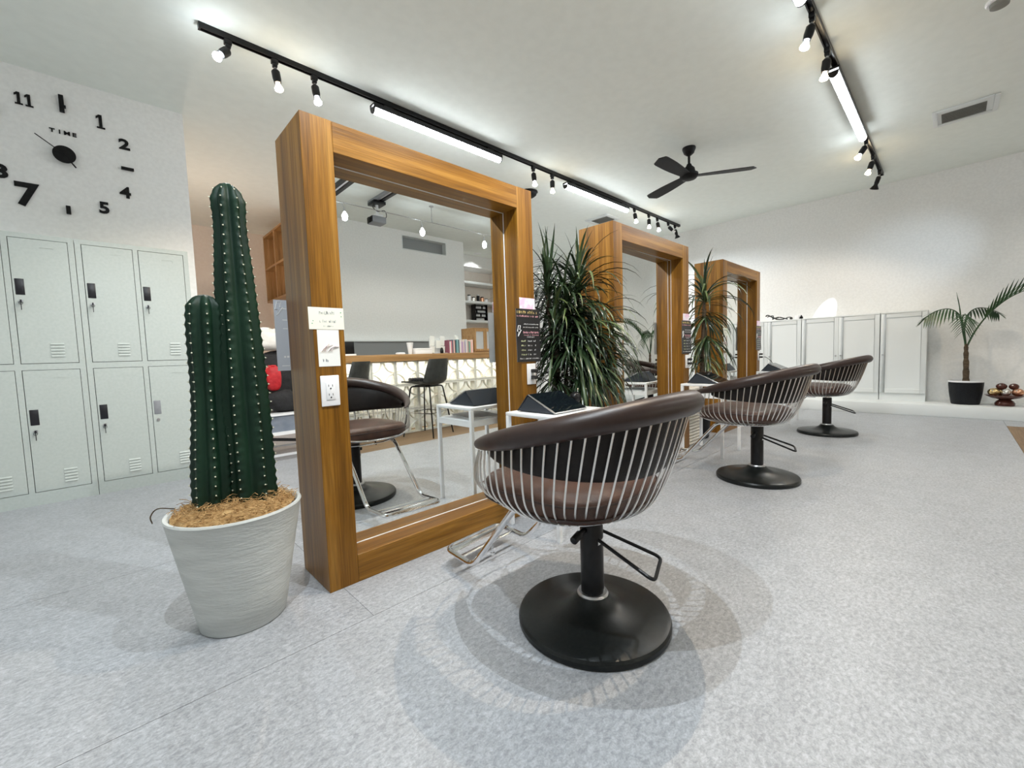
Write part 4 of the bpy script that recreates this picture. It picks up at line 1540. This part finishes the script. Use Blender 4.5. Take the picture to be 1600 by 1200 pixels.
t = thing('paper_roll', (1.02, 4.40, .428), 'white paper roll standing on the low bench', 'roll')
MB().lathe([(.012, .428), (.034, .428), (.034, .88), (.012, .88), (.012, .428)], 28, (1.02, 4.40, 0)).build('roll', M['paper'], t)
MB().lathe([(.008, .4285), (.0125, .4285), (.0125, .879), (.008, .879), (.008, .4285)], 20, (1.02, 4.40, 0)).build('core', M['coir'], t)

# ------------------------------------------------------------------ the bar across the room, seen in the mirrors
BX0, BX1, BF = .955, 4.546, -1.0
bw, bh, bd = .2992, .2923, .10
bar = thing('bar_counter', ((BX0 + BX1) / 2, -1.3, 0), 'wooden topped bar faced with backlit breeze blocks', 'bar')
MB().box(BX0 - .02, BX1 + .02, -1.62, BF + .035, .870, .950).build('counter_top', M['oak_x'], bar, bev=.004)
MB().box(BX0, BX1, -1.34, -1.30, 0, .877).build('back_panel', M['white_paint'], bar)
for x in (BX0 - .02, BX1):
    MB().box(x, x + .02, -1.30, BF - .0, 0, .877).build('side_panel', M['white_paint'], bar)
blk = MB()
g, fr = .002, .018
blk.box(g, bw - g, 0, bd, g, g + fr).box(g, bw - g, 0, bd, bh - g - fr, bh - g).box(g, g + fr, 0, bd, g + fr, bh - g - fr).box(bw - g - fr, bw - g, 0, bd, g + fr, bh - g - fr)
R_ = bw / 2 - .006
for (cx, cz, a0) in ((0, 0, 0), (bw, 0, pi / 2), (bw, bh, pi), (0, bh, 1.5 * pi)):
    n = 8
    vs, fs = [], []
    for i in range(n + 1):
        a = a0 + (pi / 2) * (.06 + .88 * i / n)
        for rr in (R_ - .010, R_):
            for yy in (.055, bd - .008):
                vs.append((cx + rr * cos(a), yy, cz + rr * sin(a)))
    for i in range(n):
        b_ = i * 4
        for (p, q) in ((0, 1), (1, 3), (3, 2), (2, 0)):
            fs.append((b_ + p, b_ + q, b_ + 4 + q, b_ + 4 + p))
    fs.append((0, 1, 3, 2))
    fs.append((n * 4, n * 4 + 1, n * 4 + 3, n * 4 + 2))
    blk.add(vs, fs)
blk_me = blk.mesh('breeze_block', M['block'])
for i in range(12):
    for j in range(3):
        inst('breeze_block', blk_me, bar, Vector((BX0 + i * bw, BF - bd, j * bh)) - bar.location)
M['led'] = emit_mat('led_strip', (1.0, .97, .90), 32)
led = MB().box(BX0 + .02, BX1 - .02, -1.135, -1.115, .862, .876).build('led_strip', M['led'], bar)


def stool(label):
    t = thing('bar_stool', (0, 0, 0), label, 'stool', 'dark shell bar stools')
    # shell runs from the seat front up the back
    prof = crom([(.21, 0, .635), (.17, 0, .622), (.02, 0, .600), (-.13, 0, .598), (-.190, 0, .64), (-.215, 0, .74), (-.245, 0, .885)], 5)
    n = len(prof) - 1
    def fn(u, v, off=0):
        p = prof[min(n, int(round(v * n)))]
        s = v
        half = .215 + .015 * sin(s * pi) - .035 * max(0, (s - .75) / .25) ** 2 - .03 * max(0, (.12 - s) / .12)
        w = (u - .5) * 2
        curl = abs(w) ** 2.4
        tip = Vector((.07, 0, .0)) * curl * max(0, min(1, (s - .45) / .2)) + Vector((0, 0, .055)) * curl * max(0, 1 - abs(s - .42) / .42)
        return p + Vector((0, w * half, 0)) + tip
    g = MB().grid(fn, 12, n)
    vs, fs = list(g.v), list(g.f)
    g.add([p + Vector((-.010 if i // 13 > n * .55 else 0, 0, -.012 if i // 13 <= n * .55 else 0)) for i, p in enumerate(vs)], [tuple(reversed(f)) for f in fs])
    base = len(vs)
    w_ = 13
    rg = [i for i in range(w_)] + [w_ * j + w_ - 1 for j in range(1, n + 1)] + [w_ * n + i for i in range(w_ - 2, -1, -1)] + [w_ * j for j in range(n - 1, 0, -1)]
    for i in range(len(rg)):
        p, q = rg[i], rg[(i + 1) % len(rg)]
        g.f.append([p, q, base + q, base + p])
    g.build('seat_shell', M['stool'], t, ang=60)
    MB().box(-.10, .10, -.09, .09, .565, .588).build('seat_mount', M['black'], t)
    for sx in (-1, 1):
        for sy in (-1, 1):
            MB().tube(fillet([(sx * .05, sy * .06, .575), (sx * .13, sy * .13, .572), (sx * .205, sy * .205, .0)], .03, 4), .0085, 8).build('leg', M['black'], t)
    k = .163
    MB().tube([(-k, -k, .27), (k, -k, .27), (k, k, .27), (-k, k, .27)], .006, 6, closed=True).build('foot_rail', M['black'], t)
    return t


S1 = stool('dark shell bar stool in the nearest mirror, turned from the bar')
S2 = copy_tree(S1)
S1.location = (2.69, -.725, 0)
S1.rotation_euler.z = radians(248)
S2.location = (1.72, -.70, 0)
S2.rotation_euler.z = radians(228)
S2['label'] = 'dark shell bar stool at the edge of the reflection behind the armchair'
t = thing('ribbed_cushion', (2.60, -.80, .615), 'ribbed black cushion on the reflected bar stool', 'cushion')
t.rotation_euler.z = radians(20)
for i in range(5):
    m = MB()
    a = -.06 + i * .03
    m.tube([(a, -.09, .035), (a, -.07, .036), (a, .07, .036), (a, .09, .035)], [.008, .02, .02, .008], 10)
    o = inst('roll', m.mesh('roll', M['black_fabric'], ang=60), t)

# things on the bar
CT = .950
t = thing('register_box', (1.99, -1.25, CT), 'black equipment box at the end of the bar', 'box')
MB().box(1.87, 2.035, -1.40, -1.14, CT + .02, CT + .16).build('casing', M['black'], t, bev=.006)
MB().box(1.86, 2.045, -1.42, -1.12, CT, CT + .02).build('tray', M['white_plastic'], t, bev=.003)
t = thing('tapered_cup', (2.745, -1.15, CT), 'tall white tapered cup on the bar', 'cup')
MB().lathe([(0, CT), (.022, CT), (.042, CT + .145), (.038, CT + .145), (.020, CT + .008), (0, CT + .008)], 28, (2.745, -1.15, 0)).build('body', M['white_plastic'], t)
o = MB().lathe([(0, CT), (.055, CT), (.06, CT + .012), (.048, CT + .024), (0, CT + .026)], 28, (2.61, -1.15, 0)).build('white_dish', M['white_plastic'])
tag(o, 'low white dish on the bar beside the cup', 'dish')
t = thing('white_box', (2.965, -1.16, CT), 'flat white box on the bar beside the leaflet rack', 'box')
MB().box(2.79, 3.035, -1.22, -1.10, CT, CT + .05).build('base', M['white_plastic'], t, bev=.003)
MB().box(2.787, 3.038, -1.223, -1.097, CT + .05, CT + .072).build('lid', M['white_plastic'], t, bev=.003)
t = thing('leaflet_rack', (3.16, -1.16, CT), 'clear rack of white leaflets on the bar', 'rack')
MB().box(3.05, 3.275, -1.20, -1.10, CT, CT + .008).build('rack_base', M['acrylic'], t)
MB().box(3.05, 3.275, -1.192, -1.188, CT + .008, CT + .20).build('rack_back', M['acrylic'], t)
for i, (xx, zz, hh) in enumerate(((3.055, CT + .10, .13), (3.20, CT + .10, .13), (3.125, CT + .07, .10), (3.055, CT + .01, .085), (3.20, CT + .01, .085))):
    MB().obox((xx + .035, -1.178 + (i % 3) * .02, zz + hh / 2), (.07, .004, hh), (-.12, 0, 0)).build('leaflet', M['paper'], t)
o = MB().lathe([(0, CT), (.02, CT), (.024, CT + .03), (.018, CT + .06), (.01, CT + .075), (0, CT + .075)], 20, (3.165, -1.075, 0)).build('ink_jar', M['black'])
tag(o, 'little black jar in front of the leaflet rack', 'jar')
cols = [(.25, .08, .12), (.75, .72, .70), (.55, .18, .22), (.10, .12, .16), (.70, .45, .42), (.04, .05, .06), (.12, .30, .32), (.25, .42, .44), (.03, .05, .08), (.80, .80, .78),
        (.62, .50, .56), (.45, .30, .50), (.72, .62, .55), (.35, .28, .45), (.66, .66, .64), (.55, .38, .36), (.20, .24, .22), (.24, .42, .32), (.82, .46, .42), (.85, .62, .56)]
names = ['plum', 'off-white', 'crimson', 'charcoal', 'salmon', 'black', 'teal', 'pale teal', 'navy', 'white', 'mauve', 'violet', 'beige', 'indigo', 'light grey', 'brown', 'dark olive', 'green', 'coral', 'peach']
x = 3.292
rnd = random.Random(12)
for i, c in enumerate(cols):
    w = rnd.uniform(.016, .025)
    h = rnd.uniform(.150, .185)
    mt = principled('cover_' + names[i].replace(' ', '_').replace('-', '_'), c, .5)
    t = thing('book', (x + w / 2, -1.17, CT), names[i] + ' spined book in the row on the bar', 'book', 'books standing on the bar')
    cv = MB().box(x, x + .002, -1.235, -1.105, CT, CT + h).box(x + w - .002, x + w, -1.235, -1.105, CT, CT + h).box(x + .002, x + w - .002, -1.107, -1.105, CT, CT + h)
    cv.build('cover', mt, t)
    MB().box(x + .002, x + w - .002, -1.233, -1.107, CT + .003, CT + h - .003).build('pages', M['paper'], t)
    x += w + .0015
t = thing('display_case', (3.93, -1.25, CT), 'small wooden display case with glass doors on the bar', 'display case')
ca, cb, cy0, cy1 = 3.74, 4.14, -1.40, -1.12
MB().box(ca, cb, cy0, cy1, CT, CT + .02).box(ca, cb, cy0, cy1, CT + .325, CT + .345).box(ca, ca + .018, cy0, cy1, CT + .02, CT + .325).box(cb - .018, cb, cy0, cy1, CT + .02, CT + .325).box(ca, cb, cy0, cy0 + .01, CT + .02, CT + .325).build('case', M['oak_x'], t)
for k in range(2):
    a = ca + .002 + k * .198
    d = MB()
    for (p, q, r, s) in ((a, a + .028, CT + .02, CT + .325), (a + .166, a + .194, CT + .02, CT + .325), (a + .028, a + .166, CT + .02, CT + .05), (a + .028, a + .166, CT + .295, CT + .325)):
        d.box(p, q, cy1, cy1 + .014, r, s)
    dd = d.build('door', M['oak_z'], t)
    MB().box(a + .026, a + .168, cy1 + .004, cy1 + .007, CT + .048, CT + .297).build('pane', M['acrylic'], dd)
MB().box(ca + .018, cb - .018, cy0 + .01, cy1 - .02, CT + .165, CT + .172).build('case_shelf', M['oak_x'], t)
for i, (xx, zz, h, mt, lab) in enumerate(((3.80, CT + .02, .12, 'paper', 'white carton low in the display case'), (3.875, CT + .02, .12, 'paper', 'second white carton low in the display case'),
                                          (3.83, CT + .172, .07, 'white_plastic', 'round white jar on the display case shelf'), (4.04, CT + .02, .11, 'ink_pink', 'pink carton in the display case'))):
    tt = thing('product_carton' if mt != 'white_plastic' else 'product_jar', (xx, -1.2, zz), lab, 'carton' if mt != 'white_plastic' else 'jar')
    if mt == 'white_plastic':
        MB().lathe([(0, zz), (.028, zz), (.030, zz + .045), (.0, zz + .045)], 20, (xx, -1.2, 0)).build('body', M[mt], tt)
        MB().lathe([(0, zz + .045), (.029, zz + .045), (.029, zz + h), (0, zz + h)], 20, (xx, -1.2, 0)).build('lid', M['black'], tt)
    else:
        MB().box(xx - .03, xx + .03, -1.23, -1.17, zz, zz + h).build('box', M[mt], tt, bev=.002)
        MB().box(xx - .0305, xx + .0305, -1.169, -1.1685, zz + h * .55, zz + h * .7).build('stripe', M['grey_plastic'], tt)
t = thing('tissue_box', (3.60, -1.34, CT), 'white tissue box behind the books', 'box')
MB().box(3.52, 3.67, -1.42, -1.26, CT, CT + .17).build('box', M['white_plastic'], t, bev=.004)
MB().grid(lambda u, v: Vector((3.56 + .07 * u, -1.34 + .012 * sin(6 * u + 3 * v), CT + .17 + .09 * v * (1 - .5 * abs(u - .4)))), 10, 6).build('tissue', M['paper'], t)

# rear counter behind the bar
t = thing('rear_counter', (3.0, -2.75, 0), 'grey rear counter panel under the white wall behind the bar', 'counter')
MB().box(.9, 4.9, -2.796, -2.70, 0, 1.175).build('panel', M['grey_panel'], t)
MB().box(.88, 4.92, -2.797, -2.68, 1.175, 1.20).build('ledge', M['white_paint'], t, bev=.003)

# wire rail with hanging lamps, seen in the mirror; last two lamps added unseen
t = thing('wire_rail', (3.2, -1.56, ZC), 'thin steel wire lamp rail hanging over the bar', 'light rail')
MB().tube([(1.2, -1.545, 2.77), (3.2, -1.55, 2.77), (7.0, -1.55, 2.77)], .006, 8).build('rail', M['steel'], t)
for x in (1.95, 3.43, 5.0, 6.6):
    MB().cyl((x, -1.56, 2.77), (x, -1.56, ZC - .01), .006, n=8).lathe([(0, ZC - .012), (.03, ZC - .012), (.03, ZC), (0, ZC)], 16, (x, -1.56, 0)).build('hanger', M['steel'], t)
for i, (x, lab) in enumerate(((2.18, 'small bright lamp on the wire rail beside the projector'), (3.25, 'small bright lamp in the middle of the wire rail, by the slot window'), (4.36, 'small bright lamp on the wire rail toward the alcove'), (5.45, 'added unseen lamp on the wire rail past the bar'), (6.55, 'added unseen lamp at the far end of the wire rail'))):
    y = -1.55
    t = thing('wire_lamp', (x, y, 2.77), lab, 'lamp', 'small lamps on the wire rail')
    MB().tube(fillet([(x - .05, y, 2.772), (x - .01, y, 2.772), (x + .01, y, 2.70)], .02, 4), .005, 6).tube([(x + .01, y, 2.71), (x + .012, y, 2.665)], .012, 10).build('holder', M['steel'], t)
    MB().tube([(x + .012, y, 2.668), (x + .012, y, 2.65), (x + .012, y, 2.625), (x + .012, y, 2.612), (x + .012, y, 2.606)], [.012, .020, .034, .034, .002], 18).build('bulb', M['bulb_cool'], t)
    ld = bpy.data.lights.new('lamp_light', 'SPOT')
    ld.energy = BULB_W * (.4, .4, .4, 2.6, .7)[i]  # the last two lamps are added to brighten the end wall
    ld.color = (.72, .86, 1.0) if i == 3 else (1, .95, .86)
    ld.shadow_soft_size = .03
    ld.spot_size = radians(26 if i == 3 else 165)
    ld.spot_blend = 1.0 if i == 3 else .5
    lo = bpy.data.objects.new('lamp_light', ld)
    C.objects.link(lo)
    lo.parent = t
    lo.location = (.012, 0, 2.595 - 2.77)
    if i == 3: lo.rotation_euler = Vector((7.67 - x, .42 - y, 2.0 - 2.6)).to_track_quat('-Z', 'Y').to_euler()  # added lamp aimed to throw the bluish pool on the end wall

# projector on its ceiling rails
for (x, lab) in ((2.19, 'dark twin ceiling rail left of the projector'), (2.74, 'dark twin ceiling rail carrying the projector')):
    t = thing('ceiling_rail', (x, -1.1, ZC), lab, 'rail', 'twin ceiling rails')
    for d in (-.045, .045):
        MB().box(x + d - .022, x + d + .022, -1.92, -.3, ZC - .03, ZC).build('rail', M['black' if d > 0 or x < 2.5 else 'grey_plastic'], t)
    MB().box(x - .02, x + .02, -1.92, -.3, ZC - .012, ZC).build('strip', M['white_plastic'], t)
t = thing('projector', (2.74, -1.76, ZC), 'grey projector hung from the ceiling rail', 'projector')
MB().box(2.66, 2.83, -1.90, -1.72, 2.93, 2.969).build('mount', M['black'], t, bev=.004)
MB().cyl((2.74, -1.8, 2.80), (2.74, -1.8, 2.94), .018, n=12).box(2.69, 2.80, -1.85, -1.75, 2.765, 2.80).build('bracket', M['white_plastic'], t)
MB().tube(crom([(2.69, -1.78, 2.93), (2.66, -1.75, 2.87), (2.72, -1.74, 2.83), (2.82, -1.75, 2.86), (2.86, -1.78, 2.80), (2.82, -1.8, 2.76)], 5), .005, 6).build('cable', M['cable'], t)
pj = MB().box(2.63, 2.82, -1.88, -1.71, 2.680, 2.765).build('body', M['grey_plastic'], t, bev=.012, seg=3)
MB().cyl((2.629, -1.80, 2.722), (2.610, -1.80, 2.722), .032, n=24).build('lens', M['black'], pj)
MB().box(2.627, 2.632, -1.87, -1.72, 2.686, 2.760).build('front_grille', M['black'], pj)

# alcove past the bar: shelves and bottles
struct('wall_nib', MB().box(6.52, 6.62, -3.9, -2.2, 0, ZC), M['wall_warm'])
struct('trim_1', MB().box(4.93, 6.52, -3.9, -3.5, 2.76, ZC), M['wall'])
for z, lab in ((2.45, 'empty top'), (2.045, 'middle'), (1.64, 'lowest')):
    o = MB().box(4.94, 6.51, -3.895, -3.55, z - .025, z + .025).build('wall_board', M['white_paint'], bev=.003)
    tag(o, lab + ' white alcove shelf board past the bar', 'shelf', 'white alcove shelf boards')
    o['kind'] = 'thing'
t = thing('bottle_rack', (6.02, -3.72, 1.665), 'black rack of small colour bottles on the alcove shelf', 'rack')
MB().box(5.86, 6.20, -3.80, -3.79, 1.665, 2.02).box(5.86, 5.87, -3.79, -3.65, 1.665, 2.02).box(6.19, 6.20, -3.79, -3.65, 1.665, 2.02).build('frame', M['black'], t)
for j in range(4):
    MB().box(5.87, 6.19, -3.79, -3.65, 1.665 + j * .085, 1.672 + j * .085).build('rack_shelf', M['black'], t)
bt = MB().lathe([(0, 0), (.015, 0), (.015, .04), (.008, .045), (.008, .06), (0, .06)], 12).mesh('body', M['white_plastic'])
bc = MB().lathe([(0, .06), (.010, .06), (.010, .070), (0, .070)], 12).mesh('cap', M['black'])
for j in range(4):
    for i in range(8):
        if (i + j * 3) % 7 == 0: continue
        tt = thing('colour_bottle', (5.895 + i * .038, -3.70, 1.672 + j * .085), 'small white bottle with a black cap on the black alcove rack', 'bottle', 'bottles on the black alcove rack')
        inst('body', bt, tt)
        inst('cap', bc, tt)
rnd = random.Random(8)
for i, (x, h, r, mt, lab) in enumerate(((5.72, .14, .04, 'white_plastic', 'white canister on the middle alcove shelf'), (5.84, .10, .05, 'silver', 'silver tin on the middle alcove shelf'),
                                        (5.97, .16, .035, 'black', 'tall black bottle on the middle alcove shelf'), (6.08, .12, .045, 'copper', 'brown jar on the middle alcove shelf'), (6.2, .09, .04, 'white_plastic', 'short white jar on the middle alcove shelf'))):
    t = thing('canister', (x, -3.68, 2.07), lab, 'container', 'containers on the middle alcove shelf')
    MB().lathe([(0, 2.07), (r, 2.07), (r, 2.07 + h * .8), (r * .8, 2.07 + h * .85), (0, 2.07 + h * .85)], 20, (x, -3.68, 0)).build('body', M[mt], t)
    MB().lathe([(0, 2.07 + h * .85), (r * .82, 2.07 + h * .85), (r * .82, 2.07 + h), (0, 2.07 + h)], 20, (x, -3.68, 0)).build('lid', M['black' if mt != 'black' else 'white_plastic'], t)
t = thing('downlight', (5.68, -3.30, ZC), 'round recessed downlight in front of the alcove', 'lamp')
MB().lathe([(.05, ZC), (.07, ZC), (.07, ZC - .008), (.05, ZC - .004)], 32, (5.68, -3.30, 0)).build('trim_ring', M['white_plastic'], t)
MB().lathe([(0, ZC - .003), (.05, ZC - .003), (.05, ZC)], 32, (5.68, -3.30, 0)).build('lens', M['bulb_cool'], t)
ld = bpy.data.lights.new('lamp_light', 'SPOT')
ld.energy = BULB_W * .5
ld.spot_size = radians(120)
ld.shadow_soft_size = .05
lo = bpy.data.objects.new('lamp_light', ld)
C.objects.link(lo)
lo.parent = t
lo.location = (0, 0, -.012)

# unseen wall lamp, added to warm the rear recess from round its corner
t = thing('added_wall_lamp', (.62, 5.9, 1.7), 'added warm wall lamp, unseen round the corner of the rear recess', 'lamp')
MB().box(.62, .635, 5.85, 5.95, 1.65, 1.75).build('back_plate', M['white_plastic'], t, bev=.003)
MB().lathe([(.045, 1.64), (.055, 1.70), (.045, 1.78)], 24, (.69, 5.9, 0)).build('shade', M['white_fabric'], t)
MB().cyl((.635, 5.9, 1.7), (.69, 5.9, 1.7), .008, n=8).ball((.69, 5.9, 1.7), .02, 12, 8).build('bulb', M['bulb_warm'], t)
for zz, dd in ((1.80, 1), (1.62, -1)):
    ld = bpy.data.lights.new('lamp_light', 'SPOT')
    ld.energy = 9 if dd > 0 else 14
    ld.color = (1.0, .78, .62)
    ld.spot_size = radians(170)
    ld.shadow_soft_size = .03
    lo = bpy.data.objects.new('lamp_light', ld)
    C.objects.link(lo)
    lo.parent = t
    lo.location = (.07, 0, zz - 1.7)
    lo.rotation_euler = (pi if dd > 0 else 0, 0, 0)
